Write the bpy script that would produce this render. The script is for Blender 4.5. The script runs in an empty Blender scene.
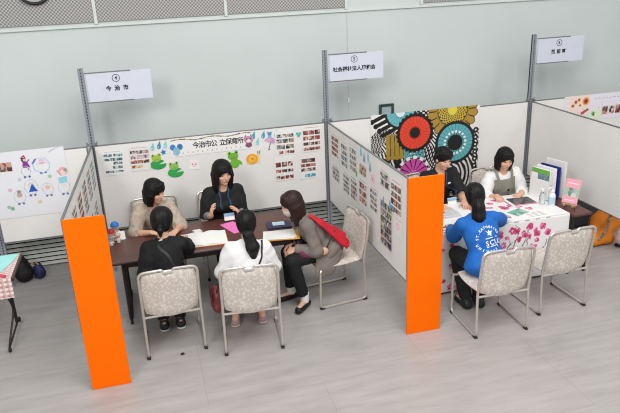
import bpy, bmesh, math, random
import numpy as np
from mathutils import Vector, Matrix
from mathutils.bvhtree import BVHTree

C = bpy.context.scene.collection
scn = bpy.context.scene
PI = math.pi

# ------------------------------------------------------------------ camera, world, lights, exposure
cam_d = bpy.data.cameras.new('camera')
cam = bpy.data.objects.new('camera', cam_d)
C.objects.link(cam)
cam_d.sensor_width = 36.0
cam_d.lens = 640.8 / 620.0 * 36.0
cam_d.clip_end = 100
YAW, PITCH, ROLL = 0.2548, 0.3516, -0.0444
fw = Vector((math.sin(YAW) * math.cos(PITCH), math.cos(YAW) * math.cos(PITCH), -math.sin(PITCH)))
rt0 = Vector((math.cos(YAW), -math.sin(YAW), 0))
up0 = rt0.cross(fw)
rt = math.cos(ROLL) * rt0 + math.sin(ROLL) * up0
up = -math.sin(ROLL) * rt0 + math.cos(ROLL) * up0
m = Matrix((rt, up, -fw)).transposed().to_4x4()
m.translation = Vector((-2.0152, -6.8187, 3.0468))
cam.matrix_world = m
scn.camera = cam

world = bpy.data.worlds.new('hall_ambience')
scn.world = world
world.use_nodes = True
bg = world.node_tree.nodes['Background']
bg.inputs[0].default_value = (0.97, 0.99, 1.0, 1)
bg.inputs[1].default_value = 0.62


def area(name, loc, target, size, power, col=(1, 0.992, 0.99), sy=None):
    d = bpy.data.lights.new(name, 'AREA')
    d.energy = power
    d.color = col
    d.shape = 'RECTANGLE'
    d.size = size
    d.size_y = sy or size
    o = bpy.data.objects.new(name, d)
    C.objects.link(o)
    o.location = loc
    o.rotation_euler = (Vector(target) - Vector(loc)).to_track_quat('-Z', 'Y').to_euler()
    return o


area('hall_lamp', (-5.5, -8.0, 5.6), (-0.5, -1.0, 0.8), 1.8, 225)
area('hall_lamp', (5.5, -7.0, 6.0), (0.5, -1.5, 0.5), 2.0, 75)
area('hall_lamp', (-0.5, -5.2, 6.4), (-0.4, -4.6, 0), 3.6, 315)

vs = scn.view_settings
vs.view_transform = 'Standard'
vs.look = 'None'
vs.exposure = 0.0
vs.gamma = 1.0
vs.use_curve_mapping = False


scn.cycles.filter_width = 1.1


# ------------------------------------------------------------------ helpers
def lin(c):
    if isinstance(c, str):
        c = c.lstrip('#')
        c = tuple(int(c[i:i + 2], 16) / 255 for i in (0, 2, 4))
    return tuple((x / 12.92 if x <= 0.04045 else ((x + 0.055) / 1.055) ** 2.4) for x in c[:3])


MATS = {}


def mat(name, col, rough=0.6, metal=0.0, var=0.06, scale=12.0, bump=0.0, bscale=60.0, stretch=None, spec=0.4, trans=0.0):
    if name in MATS:
        return MATS[name]
    M = bpy.data.materials.new(name)
    M.use_nodes = True
    nt = M.node_tree
    b = nt.nodes['Principled BSDF']
    b.inputs['Roughness'].default_value = rough
    b.inputs['Metallic'].default_value = metal
    b.inputs['Specular IOR Level'].default_value = spec
    if trans:
        b.inputs['Transmission Weight'].default_value = trans
    tc = nt.nodes.new('ShaderNodeTexCoord')
    src = tc.outputs['Object']
    if stretch:
        mp = nt.nodes.new('ShaderNodeMapping')
        mp.inputs['Scale'].default_value = stretch
        nt.links.new(src, mp.inputs[0])
        src = mp.outputs[0]
    n = nt.nodes.new('ShaderNodeTexNoise')
    n.inputs['Scale'].default_value = scale
    n.inputs['Detail'].default_value = 5
    nt.links.new(src, n.inputs['Vector'])
    r = nt.nodes.new('ShaderNodeValToRGB')
    c = lin(col)
    r.color_ramp.elements[0].position = 0.3
    r.color_ramp.elements[1].position = 0.7
    r.color_ramp.elements[0].color = (*[max(0, x * (1 - 2 * var)) for x in c], 1)
    r.color_ramp.elements[1].color = (*[min(1, x * (1 + 2 * var)) for x in c], 1)
    nt.links.new(n.outputs['Fac'], r.inputs[0])
    nt.links.new(r.outputs[0], b.inputs['Base Color'])
    if bump:
        n2 = nt.nodes.new('ShaderNodeTexNoise')
        n2.inputs['Scale'].default_value = bscale
        n2.inputs['Detail'].default_value = 3
        nt.links.new(src, n2.inputs['Vector'])
        bp = nt.nodes.new('ShaderNodeBump')
        bp.inputs['Strength'].default_value = bump
        bp.inputs['Distance'].default_value = 0.01
        nt.links.new(n2.outputs['Fac'], bp.inputs['Height'])
        nt.links.new(bp.outputs[0], b.inputs['Normal'])
    MATS[name] = M
    return M


def print_mat():
    if 'printed' in MATS:
        return MATS['printed']
    M = bpy.data.materials.new('printed_surface')
    M.use_nodes = True
    nt = M.node_tree
    b = nt.nodes['Principled BSDF']
    b.inputs['Roughness'].default_value = 0.55
    a = nt.nodes.new('ShaderNodeVertexColor')
    a.layer_name = 'ink'
    nt.links.new(a.outputs[0], b.inputs['Base Color'])
    MATS['printed'] = M
    return M


def tag(o, label=None, cat=None, group=None, kind=None):
    if label: o['label'] = label
    if cat: o['category'] = cat
    if group: o['group'] = group
    if kind: o['kind'] = kind
    return o


def link(o, parent=None):
    C.objects.link(o)
    if parent is not None:
        o.parent = parent
    return o


def thing(name, label, cat, loc=(0, 0, 0), rz=0.0, group=None):
    o = bpy.data.objects.new(name, None)
    C.objects.link(o)
    o.empty_display_size = 0.1
    o.location = loc
    o.rotation_euler = (0, 0, rz)
    return tag(o, label, cat, group)


def obj(name, bm, material, parent=None, smooth=False):
    me = bpy.data.meshes.new(name)
    bmesh.ops.recalc_face_normals(bm, faces=bm.faces[:])
    bm.to_mesh(me)
    bm.free()
    if isinstance(material, (list, tuple)):
        for x in material: me.materials.append(x)
    else:
        me.materials.append(material)
    if smooth:
        for p in me.polygons: p.use_smooth = True
        try:
            me.set_sharp_from_angle(angle=math.radians(40))
        except Exception:
            pass
    return link(bpy.data.objects.new(name, me), parent)


def pyobj(name, verts, faces, material, parent=None, smooth=True):
    me = bpy.data.meshes.new(name)
    me.from_pydata([tuple(v) for v in verts], [], [tuple(f) for f in faces])
    me.materials.append(material)
    if smooth:
        me.polygons.foreach_set('use_smooth', [True] * len(me.polygons))
    me.update()
    return link(bpy.data.objects.new(name, me), parent)


def bx(bm, c, s, bev=0.0, rot=None, seg=1):
    """box centre c, full size s"""
    t = bmesh.new()
    bmesh.ops.create_cube(t, size=1.0)
    bmesh.ops.scale(t, vec=s, verts=t.verts)
    if bev > 0:
        bmesh.ops.bevel(t, geom=t.edges[:], offset=bev, segments=seg, affect='EDGES', profile=0.5)
    M = Matrix.Translation(c)
    if rot is not None:
        M = M @ (rot.to_4x4() if isinstance(rot, Matrix) else rot)
    bmesh.ops.transform(t, matrix=M, verts=t.verts)
    me = bpy.data.meshes.new('t')
    t.to_mesh(me)
    t.free()
    bm.from_mesh(me)
    bpy.data.meshes.remove(me)
    return bm


def B(c, s, bev=0.0, rot=None, seg=1):
    return bx(bmesh.new(), c, s, bev, rot, seg)


def round_path(pts, rad, n=5):
    out = []
    P = [Vector(p) for p in pts]
    for i, p in enumerate(P):
        if i == 0 or i == len(P) - 1:
            out.append(p)
            continue
        a, b = P[i - 1] - p, P[i + 1] - p
        r = min(rad, a.length * 0.45, b.length * 0.45)
        a.normalize(); b.normalize()
        p0, p1 = p + a * r, p + b * r
        for k in range(n + 1):
            t = k / n
            out.append((1 - t) ** 2 * p0 + 2 * t * (1 - t) * p + t * t * p1)
    return out


def tube(bm, pts, r, n=8, rad=0.0, closed=False):
    P = round_path(pts, rad) if rad else [Vector(p) for p in pts]
    rings = []
    N = len(P)
    prev = None
    for i in range(N):
        t = (P[min(i + 1, N - 1)] - P[max(i - 1, 0)])
        if closed:
            t = P[(i + 1) % N] - P[i - 1]
        t.normalize()
        if prev is None:
            x = t.orthogonal().normalized()
        else:
            x = (prev - t * prev.dot(t)).normalized()
        prev = x
        y = t.cross(x)
        rr = r[i] if isinstance(r, (list, tuple)) else r
        rings.append([bm.verts.new(P[i] + (x * math.cos(2 * PI * k / n) + y * math.sin(2 * PI * k / n)) * rr) for k in range(n)])
    for i in range(N - 1 + (1 if closed else 0)):
        a, b = rings[i], rings[(i + 1) % N]
        for k in range(n):
            bm.faces.new((a[k], a[(k + 1) % n], b[(k + 1) % n], b[k]))
    if not closed:
        bm.faces.new(rings[0][::-1])
        bm.faces.new(rings[-1])
    return bm


def T(pts, r, n=8, rad=0.0, closed=False):
    return tube(bmesh.new(), pts, r, n, rad, closed)


def lathe(bm, prof, loc=(0, 0, 0), n=20, M=None):
    rings = []
    for r, z in prof:
        ring = []
        for k in range(n):
            v = Vector((r * math.cos(2 * PI * k / n), r * math.sin(2 * PI * k / n), z))
            if M is not None: v = M @ v
            ring.append(bm.verts.new(v + Vector(loc)))
        rings.append(ring)
    for a, b in zip(rings, rings[1:]):
        for k in range(n):
            bm.faces.new((a[k], a[(k + 1) % n], b[(k + 1) % n], b[k]))
    bm.faces.new(rings[0][::-1])
    bm.faces.new(rings[-1])
    return bm


def L(prof, loc=(0, 0, 0), n=20, M=None):
    return lathe(bmesh.new(), prof, loc, n, M)


def prism(bm, pts2, y0, y1, place=None):
    """polygon in local xz extruded along y"""
    f = place or (lambda v: v)
    a = [bm.verts.new(f(Vector((x, y0, z)))) for x, z in pts2]
    b = [bm.verts.new(f(Vector((x, y1, z)))) for x, z in pts2]
    n = len(a)
    bm.faces.new(a)
    bm.faces.new(b[::-1])
    for i in range(n):
        bm.faces.new((a[i], b[i], b[(i + 1) % n], a[(i + 1) % n]))
    return bm


def ellpts(cx, cz, rx, rz, n=20, a0=0, a1=2 * PI, rot=0):
    out = []
    for k in range(n):
        a = a0 + (a1 - a0) * k / (n if abs(a1 - a0 - 2 * PI) < 1e-6 else n - 1)
        x, z = rx * math.cos(a), rz * math.sin(a)
        out.append((cx + x * math.cos(rot) - z * math.sin(rot), cz + x * math.sin(rot) + z * math.cos(rot)))
    return out


def frame_matrix(c, r, upv=(0, 0, 1)):
    """local x = r, local z = up, local -y faces the viewer"""
    r = Vector(r).normalized()
    u = Vector(upv).normalized()
    n = r.cross(u).normalized()
    u = n.cross(r) if abs(r.dot(u)) > 1e-6 else u
    M = Matrix((r, -n, u)).transposed().to_4x4()
    M.translation = Vector(c)
    return M


def text_mesh(s, size, ext=0.0006, bold=0.0, align='CENTER'):
    cu = bpy.data.curves.new('t', 'FONT')
    cu.body = s
    cu.size = size
    cu.align_x = align
    cu.align_y = 'CENTER'
    cu.extrude = ext
    cu.offset = bold
    cu.resolution_u = 3
    o = bpy.data.objects.new('t', cu)
    C.objects.link(o)
    dg = bpy.context.evaluated_depsgraph_get()
    me = bpy.data.meshes.new_from_object(o.evaluated_get(dg))
    bpy.data.objects.remove(o)
    bpy.data.curves.remove(cu)
    return me


def text(name, s, size, material, parent, x=0, z=0, y=-0.002, bold=0.0, rot=0.0, align='CENTER', spacing=None):
    me = text_mesh(s, size, bold=bold, align=align)
    # text xy -> local xz, facing -y
    R = Matrix.Translation((x, y, z)) @ Matrix.Rotation(-rot, 4, 'Y') @ Matrix.Rotation(PI / 2, 4, 'X')
    me.transform(R)
    me.materials.clear()
    me.materials.append(material)
    o = bpy.data.objects.new(name, me)
    return link(o, parent)


# ------------------------------------------------------------------ printed canvases
class Canvas:
    def __init__(s, w, h, col, res=0.005):
        s.w, s.h, s.res = w, h, res
        s.nx, s.nz = max(2, round(w / res)) + 1, max(2, round(h / res)) + 1
        s.X, s.Z = np.meshgrid(np.linspace(0, w, s.nx), np.linspace(0, h, s.nz))
        s.a = np.empty((s.nz, s.nx, 3))
        s.a[:] = lin(col)

    def put(s, mask, col):
        s.a[mask] = lin(col) if isinstance(col, (str, tuple)) else col

    def rect(s, x0, z0, x1, z1, col):
        s.put((s.X >= x0) & (s.X <= x1) & (s.Z >= z0) & (s.Z <= z1), col)

    def disc(s, x, z, r, col, rz=None, r0=0.0):
        d = np.sqrt(((s.X - x) / r) ** 2 + ((s.Z - z) / (rz or r)) ** 2)
        s.put((d <= 1) & (d >= r0), col)

    def line(s, pts, w, col):
        for (x0, z0), (x1, z1) in zip(pts, pts[1:]):
            dx, dz = x1 - x0, z1 - z0
            t = np.clip(((s.X - x0) * dx + (s.Z - z0) * dz) / (dx * dx + dz * dz + 1e-12), 0, 1)
            s.put(np.hypot(s.X - x0 - t * dx, s.Z - z0 - t * dz) <= w / 2, col)

    def poly(s, pts, col):
        ins = np.zeros(s.X.shape, bool)
        n = len(pts)
        for i in range(n):
            (x0, z0), (x1, z1) = pts[i], pts[(i + 1) % n]
            if z0 == z1: continue
            c = ((s.Z >= z0) != (s.Z >= z1)) & (s.X < (x1 - x0) * (s.Z - z0) / (z1 - z0) + x0)
            ins ^= c
        s.put(ins, col)

    def polar(s, x, z):
        return np.hypot(s.X - x, s.Z - z), np.arctan2(s.Z - z, s.X - x)

    def photo(s, x0, z0, x1, z1, pal, rng):
        """a snapshot: blotchy figures on a ground tone"""
        s.rect(x0, z0, x1, z1, rng.choice(pal))
        for _ in range(7):
            cx, cz = rng.uniform(x0, x1), rng.uniform(z0, z1)
            r = rng.uniform(.12, .3) * min(x1 - x0, z1 - z0) + .003
            m_ = (np.hypot(s.X - cx, (s.Z - cz) * .8) < r) & (s.X >= x0) & (s.X <= x1) & (s.Z >= z0) & (s.Z <= z1)
            s.put(m_, rng.choice(pal))

    def strip(s, x0, z0, x1, z1, n, pal, rng, gap=.006):
        w = (x1 - x0 - gap * (n - 1)) / n
        for i in range(n):
            s.photo(x0 + i * (w + gap), z0, x0 + i * (w + gap) + w, z1, pal, rng)

    def build(s, name, th=0.0012, bend=None):
        nx, nz = s.nx, s.nz
        X, Z = s.X - s.w / 2, s.Z - s.h / 2
        Y = np.zeros_like(X) if bend is None else bend(X, Z)
        V = np.stack([X, Y - th, Z], -1).reshape(-1, 3)
        idx = np.arange(nx * nz).reshape(nz, nx)
        F = np.stack([idx[:-1, :-1], idx[:-1, 1:], idx[1:, 1:], idx[1:, :-1]], -1).reshape(-1, 4).tolist()
        ring = list(idx[0, :]) + list(idx[1:, -1]) + list(idx[-1, -2::-1]) + list(idx[-2:0:-1, 0])
        base = len(V)
        n = len(ring)
        if bend is None:
            VB = V[ring].copy()
            VB[:, 1] += th
            V = np.vstack([V, VB])
            for i in range(n):
                j = (i + 1) % n
                F.append([int(ring[i]), base + i, base + j, int(ring[j])])
            F.append([base + i for i in range(n - 1, -1, -1)])
        else:
            VB = V.copy()
            VB[:, 1] += th
            F += [[base + a for a in q[::-1]] for q in F]
            V = np.vstack([V, VB])
            for i in range(n):
                a, c = int(ring[i]), int(ring[(i + 1) % n])
                F.append([a, base + a, base + c, c])
        me = bpy.data.meshes.new(name)
        me.from_pydata(V.tolist(), [], F)
        me.materials.append(print_mat())
        at = me.color_attributes.new('ink', 'FLOAT_COLOR', 'POINT')
        col = np.ones((len(V), 4))
        col[:nx * nz, :3] = s.a.reshape(-1, 3)
        col[nx * nz:, :3] = 0.75
        at.data.foreach_set('color', col.ravel())
        me.update()
        return me


def sheet(cv, name, label, cat, c, r, upv=(0, 0, 1), group=None, parent=None, th=0.0012, bend=None):
    o = bpy.data.objects.new(name, cv.build(name, th, bend))
    link(o, parent)
    o.matrix_world = frame_matrix(c, r, upv)
    if parent is None:
        tag(o, label, cat, group)
    return o


# ------------------------------------------------------------------ signed distance figures
def V3(*a):
    return np.array(a, float)


def nrm(v):
    v = np.asarray(v, float)
    return v / (np.linalg.norm(v) + 1e-12)


class Sdf:
    def __init__(s, h=0.007):
        s.p, s.h = [], h

    def cone(s, a, b, ra, rb, k=.02, op='+', flat=None, end=False):
        s.p.append(('c', np.asarray(a, float), np.asarray(b, float), ra, rb, k, op, flat, end))
        return s

    def chain(s, pts, rs, k=.02, op='+', flat=None):
        for i in range(len(pts) - 1):
            s.cone(pts[i], pts[i + 1], rs[i], rs[i + 1], k, op, flat)
        return s

    def ell(s, c, r, axes=None, k=.03, op='+'):
        A = np.eye(3) if axes is None else np.array([nrm(x) for x in axes])
        s.p.append(('e', np.asarray(c, float), np.asarray(r, float), A, 0, k, op, None, False))
        return s

    def plane(s, p, n):
        """keeps the side n points away from"""
        s.p.append(('p', np.asarray(p, float), nrm(n), 0, 0, 0, '&', None, False))
        return s

    def mesh(s, wrinkle=0.0, freq=40.0, groove=None):
        lo, hi = np.full(3, 1e9), np.full(3, -1e9)
        for q in s.p:
            if q[6] != '+': continue
            if q[0] == 'c':
                R = max(q[3], q[4]) * (max(1, q[7][1]) if q[7] else 1)
                lo = np.minimum(lo, np.minimum(q[1], q[2]) - R); hi = np.maximum(hi, np.maximum(q[1], q[2]) + R)
            else:
                e = np.sqrt(((q[3] * q[2][:, None]) ** 2).sum(0))
                lo = np.minimum(lo, q[1] - e); hi = np.maximum(hi, q[1] + e)
        h = s.h
        lo -= 4 * h; hi += 4 * h
        n = np.ceil((hi - lo) / h).astype(int) + 1
        D = np.full(n, 0.09, np.float32)
        ax = [(lo[i] + h * np.arange(n[i])).astype(np.float32) for i in range(3)]
        for q in s.p:
            kind, op, k = q[0], q[6], q[5]
            if kind == 'p':
                d = (ax[0][:, None, None] - q[1][0]) * q[2][0] + (ax[1][None, :, None] - q[1][1]) * q[2][1] + (ax[2][None, None, :] - q[1][2]) * q[2][2]
                D = np.maximum(D, d.astype(np.float32))
                continue
            mg = .05 + k
            if kind == 'c':
                R = max(q[3], q[4]) * (max(1, q[7][1]) if q[7] else 1)
                a0, a1 = np.minimum(q[1], q[2]) - R - mg, np.maximum(q[1], q[2]) + R + mg
            else:
                e = np.sqrt(((q[3] * q[2][:, None]) ** 2).sum(0))
                a0, a1 = q[1] - e - mg, q[1] + e + mg
            i0 = np.clip(np.floor((a0 - lo) / h).astype(int), 0, n)
            i1 = np.clip(np.ceil((a1 - lo) / h).astype(int) + 1, 0, n)
            if (i1 <= i0).any(): continue
            sl = tuple(slice(a, b) for a, b in zip(i0, i1))
            X = ax[0][sl[0]][:, None, None]; Y = ax[1][sl[1]][None, :, None]; Z = ax[2][sl[2]][None, None, :]
            if kind == 'c':
                a, b = q[1], q[2]
                px, py, pz = X - a[0], Y - a[1], Z - a[2]
                ab = b - a
                t = np.clip((px * ab[0] + py * ab[1] + pz * ab[2]) / (ab @ ab + 1e-12), 0, 1)
                qx, qy, qz = px - t * ab[0], py - t * ab[1], pz - t * ab[2]
                if q[7]:
                    fn, ff = nrm(q[7][0]), q[7][1]
                    dn = qx * fn[0] + qy * fn[1] + qz * fn[2]
                    g = dn * (1 / ff - 1)
                    qx, qy, qz = qx + g * fn[0], qy + g * fn[1], qz + g * fn[2]
                d = np.sqrt(qx * qx + qy * qy + qz * qz) - (q[3] + t * (q[4] - q[3]))
                if q[8]:
                    u = nrm(ab)
                    d = np.maximum(d, (X - b[0]) * u[0] + (Y - b[1]) * u[1] + (Z - b[2]) * u[2])
            else:
                px, py, pz = X - q[1][0], Y - q[1][1], Z - q[1][2]
                l = [px * A[0] + py * A[1] + pz * A[2] for A in q[3]]
                r = q[2]
                k0 = np.sqrt((l[0] / r[0]) ** 2 + (l[1] / r[1]) ** 2 + (l[2] / r[2]) ** 2)
                k1 = np.sqrt((l[0] / r[0] ** 2) ** 2 + (l[1] / r[1] ** 2) ** 2 + (l[2] / r[2] ** 2) ** 2)
                d = np.where(k1 > 1e-6, k0 * (k0 - 1) / (k1 + 1e-9), -min(r))
            d = d.astype(np.float32)
            o = D[sl]
            if op == '+':
                hh = np.clip(.5 + .5 * (o - d) / max(k, 1e-4), 0, 1)
                D[sl] = o * (1 - hh) + d * hh - k * hh * (1 - hh)
            elif op == '-':
                d = -d
                hh = np.clip(.5 - .5 * (o - d) / max(k, 1e-4), 0, 1)
                D[sl] = o * (1 - hh) + d * hh + k * hh * (1 - hh)
        if wrinkle:
            X, Y, Z = ax[0][:, None, None], ax[1][None, :, None], ax[2][None, None, :]
            w = np.sin(X * freq + 2 * np.sin(Z * freq * .43 + Y * 9)) * np.sin(Z * freq * .8 + 1.7 * np.sin(Y * freq * .5)) + .6 * np.sin(Y * freq * 1.3 + Z * freq * .5 + X * 13)
            D += (wrinkle * w).astype(np.float32)
        if groove:
            c, a, f, cnt, amp = groove   # hair strands fanned around axis a
            a = nrm(a); f = nrm(f - a * (f @ a)); g = np.cross(a, f)
            X, Y, Z = ax[0][:, None, None] - c[0], ax[1][None, :, None] - c[1], ax[2][None, None, :] - c[2]
            th = np.arctan2(X * g[0] + Y * g[1] + Z * g[2], X * f[0] + Y * f[1] + Z * f[2])
            hz = X * a[0] + Y * a[1] + Z * a[2]
            D += (amp * (np.sin(th * cnt + 18 * hz) + .7 * np.sin(th * cnt * .43 + 2))).astype(np.float32)
        return nets(D, lo, h)


def nets(D, lo, h):
    S = D < 0
    n = D.shape
    c = [(i, j, k) for i in (0, 1) for j in (0, 1) for k in (0, 1)]
    cnt = np.zeros((n[0] - 1, n[1] - 1, n[2] - 1), np.int8)
    for i, j, k in c:
        cnt += S[i:n[0] - 1 + i, j:n[1] - 1 + j, k:n[2] - 1 + k]
    cells = np.argwhere((cnt > 0) & (cnt < 8))
    idx = np.full(cnt.shape, -1, np.int64)
    idx[tuple(cells.T)] = np.arange(len(cells))
    acc = np.zeros((len(cells), 3)); num = np.zeros(len(cells))
    for a in c:
        for axis in range(3):
            if a[axis]: continue
            b = list(a); b[axis] = 1
            A = cells + np.array(a); Bc = cells + np.array(b)
            da = D[tuple(A.T)]; db = D[tuple(Bc.T)]
            mk = (da < 0) != (db < 0)
            t = np.where(mk, da / np.where(mk, da - db, 1), 0)
            P = A.astype(float); P[:, axis] += t
            acc[mk] += P[mk]; num[mk] += 1
    V = acc / num[:, None] * h + lo
    F = []
    for axis in range(3):
        u, v = (axis + 1) % 3, (axis + 2) % 3
        s0 = [slice(None)] * 3; s1 = [slice(None)] * 3
        s0[axis] = slice(0, n[axis] - 1); s1[axis] = slice(1, n[axis])
        e = np.argwhere(S[tuple(s0)] != S[tuple(s1)])
        e = e[(e[:, u] > 0) & (e[:, v] > 0) & (e[:, u] < n[u] - 1) & (e[:, v] < n[v] - 1)]
        ins = S[tuple(e.T)]
        q = []
        for du, dv in ((1, 1), (0, 1), (0, 0), (1, 0)):
            g = e.copy(); g[:, u] -= du; g[:, v] -= dv
            q.append(idx[tuple(g.T)])
        q = np.stack(q, 1)
        q[~ins] = q[~ins][:, ::-1]
        F.append(q)
    F = np.concatenate(F)
    return V, F


def sdf_obj(name, s, material, parent=None, **kw):
    V, F = s.mesh(**kw)
    me = bpy.data.meshes.new(name)
    me.vertices.add(len(V))
    me.vertices.foreach_set('co', V.astype(np.float32).ravel())
    me.loops.add(len(F) * 4)
    me.loops.foreach_set('vertex_index', F.astype(np.int32).ravel())
    me.polygons.add(len(F))
    me.polygons.foreach_set('loop_start', np.arange(0, len(F) * 4, 4, dtype=np.int32))
    me.polygons.foreach_set('use_smooth', np.ones(len(F), bool))
    me.update(calc_edges=True)
    me.validate()
    me.materials.append(material)
    o = bpy.data.objects.new(name, me)
    link(o, parent)
    return o, V, F


# ------------------------------------------------------------------ materials
def floor_mat():
    M = bpy.data.materials.new('grey_vinyl_floor')
    M.use_nodes = True
    nt = M.node_tree
    b = nt.nodes['Principled BSDF']
    tc = nt.nodes.new('ShaderNodeTexCoord')
    mp = nt.nodes.new('ShaderNodeMapping')
    mp.inputs['Scale'].default_value = (0.8, 5.0, 1)
    mp.inputs['Rotation'].default_value = (0, 0, 0.05)
    nt.links.new(tc.outputs['Object'], mp.inputs[0])
    n1 = nt.nodes.new('ShaderNodeTexNoise')
    n1.inputs['Scale'].default_value = 2.2
    n1.inputs['Detail'].default_value = 9
    n1.inputs['Roughness'].default_value = 0.65
    nt.links.new(mp.outputs[0], n1.inputs['Vector'])
    r1 = nt.nodes.new('ShaderNodeValToRGB')
    r1.color_ramp.elements[0].position = 0.25
    r1.color_ramp.elements[1].position = 0.75
    r1.color_ramp.elements[0].color = (*lin('#9d9895'), 1)
    r1.color_ramp.elements[1].color = (*lin('#b6b1ae'), 1)
    nt.links.new(n1.outputs['Fac'], r1.inputs[0])
    n2 = nt.nodes.new('ShaderNodeTexNoise')
    n2.inputs['Scale'].default_value = 1.3
    n2.inputs['Detail'].default_value = 6
    nt.links.new(tc.outputs['Object'], n2.inputs['Vector'])
    r2 = nt.nodes.new('ShaderNodeValToRGB')
    r2.color_ramp.elements[0].position = 0.2
    r2.color_ramp.elements[0].color = (.72, .72, .72, 1)
    r2.color_ramp.elements[1].position = 0.46
    r2.color_ramp.elements[1].color = (1, 1, 1, 1)
    nt.links.new(n2.outputs['Fac'], r2.inputs[0])
    mx = nt.nodes.new('ShaderNodeMixRGB')
    mx.blend_type = 'MULTIPLY'
    mx.inputs[0].default_value = 0.8
    nt.links.new(r1.outputs[0], mx.inputs[1])
    nt.links.new(r2.outputs[0], mx.inputs[2])
    bk = nt.nodes.new('ShaderNodeTexBrick')
    bk.inputs['Scale'].default_value = 1.0
    bk.inputs['Mortar Size'].default_value = 0.004
    bk.inputs['Brick Width'].default_value = 1.8
    bk.inputs['Row Height'].default_value = 0.9
    bk.inputs['Color1'].default_value = (1, 1, 1, 1)
    bk.inputs['Color2'].default_value = (.975, .975, .97, 1)
    bk.inputs['Mortar'].default_value = (.87, .87, .87, 1)
    nt.links.new(tc.outputs['Object'], bk.inputs['Vector'])
    mx2 = nt.nodes.new('ShaderNodeMixRGB')
    mx2.blend_type = 'MULTIPLY'
    mx2.inputs[0].default_value = 1.0
    nt.links.new(mx.outputs[0], mx2.inputs[1])
    nt.links.new(bk.outputs[0], mx2.inputs[2])
    nt.links.new(mx2.outputs[0], b.inputs['Base Color'])
    b.inputs['Roughness'].default_value = 0.38
    b.inputs['Specular IOR Level'].default_value = 0.35
    return M


def checker_mat():
    M = bpy.data.materials.new('woven_acoustic_cloth')
    M.use_nodes = True
    nt = M.node_tree
    b = nt.nodes['Principled BSDF']
    b.inputs['Roughness'].default_value = 0.9
    tc = nt.nodes.new('ShaderNodeTexCoord')
    sp = nt.nodes.new('ShaderNodeSeparateXYZ')
    nt.links.new(tc.outputs['Object'], sp.inputs[0])
    outs = []
    for ax_ in ('X', 'Z'):
        mu = nt.nodes.new('ShaderNodeMath'); mu.operation = 'MULTIPLY'
        mu.inputs[1].default_value = 2 * PI / 0.036
        nt.links.new(sp.outputs[ax_], mu.inputs[0])
        si = nt.nodes.new('ShaderNodeMath'); si.operation = 'SINE'
        nt.links.new(mu.outputs[0], si.inputs[0])
        outs.append(si)
    pr = nt.nodes.new('ShaderNodeMath'); pr.operation = 'MULTIPLY'
    nt.links.new(outs[0].outputs[0], pr.inputs[0]); nt.links.new(outs[1].outputs[0], pr.inputs[1])
    ad = nt.nodes.new('ShaderNodeMath'); ad.operation = 'MULTIPLY_ADD'
    ad.inputs[1].default_value = 0.5; ad.inputs[2].default_value = 0.5
    nt.links.new(pr.outputs[0], ad.inputs[0])
    r = nt.nodes.new('ShaderNodeValToRGB')
    r.color_ramp.elements[0].position = 0.3
    r.color_ramp.elements[1].position = 0.7
    r.color_ramp.elements[0].color = (*lin('#787674'), 1)
    r.color_ramp.elements[1].color = (*lin('#bab8b5'), 1)
    nt.links.new(ad.outputs[0], r.inputs[0])
    nt.links.new(r.outputs[0], b.inputs['Base Color'])
    return M


def floral_mat():
    M = bpy.data.materials.new('floral_beige_upholstery')
    M.use_nodes = True
    nt = M.node_tree
    b = nt.nodes['Principled BSDF']
    b.inputs['Roughness'].default_value = 0.75
    tc = nt.nodes.new('ShaderNodeTexCoord')
    n = nt.nodes.new('ShaderNodeTexNoise')
    n.inputs['Scale'].default_value = 14
    nt.links.new(tc.outputs['Object'], n.inputs['Vector'])
    mx0 = nt.nodes.new('ShaderNodeMixRGB')
    mx0.inputs[0].default_value = 0.06
    nt.links.new(tc.outputs['Object'], mx0.inputs[1]); nt.links.new(n.outputs['Color'], mx0.inputs[2])
    v = nt.nodes.new('ShaderNodeTexVoronoi')
    v.inputs['Scale'].default_value = 42
    v.feature = 'SMOOTH_F1'
    v.inputs['Smoothness'].default_value = 0.3
    nt.links.new(mx0.outputs[0], v.inputs['Vector'])
    r = nt.nodes.new('ShaderNodeValToRGB')
    r.color_ramp.elements[0].position = 0.28
    r.color_ramp.elements[1].position = 0.52
    r.color_ramp.elements[0].color = (*lin('#ddd5cc'), 1)
    r.color_ramp.elements[1].color = (*lin('#c8bdb3'), 1)
    nt.links.new(v.outputs['Distance'], r.inputs[0])
    nt.links.new(r.outputs[0], b.inputs['Base Color'])
    return M


M_FLOOR = floor_mat()
M_WALL = mat('painted_wall', '#cad1ce', .5, var=.015, scale=1.2, spec=.3)
M_WTRIM = mat('white_wall_trim', '#d3d8d4', .45, var=.02)
M_ACOU = checker_mat()
M_SLAT = mat('louvre_slat', '#cdd0c9', .5, var=.05)
M_DARK = mat('shade_black', '#1d1e1e', .8)
M_PANEL = mat('white_panel_board', '#ebe8e4', .5, var=.015, scale=3)
M_ALU = mat('dull_aluminium', '#8b8b8c', .4, metal=.6, var=.05)
M_POST = mat('lavender_grey_steel', '#9599a2', .45, metal=.25, var=.04)
M_BLK = mat('black_plastic', '#1b1b1c', .5)
M_ORANGE = mat('orange_board', '#ff6d00', .95, var=.015, scale=4, spec=.12)
M_ORANGEE = mat('orange_edge', '#f2b076', .6)
M_CARD = mat('white_card', '#d3d6e2', .5, var=.01)
M_INK = mat('black_ink', '#17161a', .6)
M_FLORAL = floral_mat()
M_CHROME = mat('chair_tube', '#cbc5bd', .32, metal=.6, var=.03)
M_TABLE = mat('brown_laminate', '#5e3a32', .35, var=.16, scale=7, stretch=(1, 8, 8))
M_TLEG = mat('dark_table_leg', '#2f2322', .45, metal=.2)
M_PAPER = mat('white_paper', '#f3f1ec', .6, var=.01)
M_RED = mat('red_cloth', '#c41a2c', .75, bump=.3)
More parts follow.
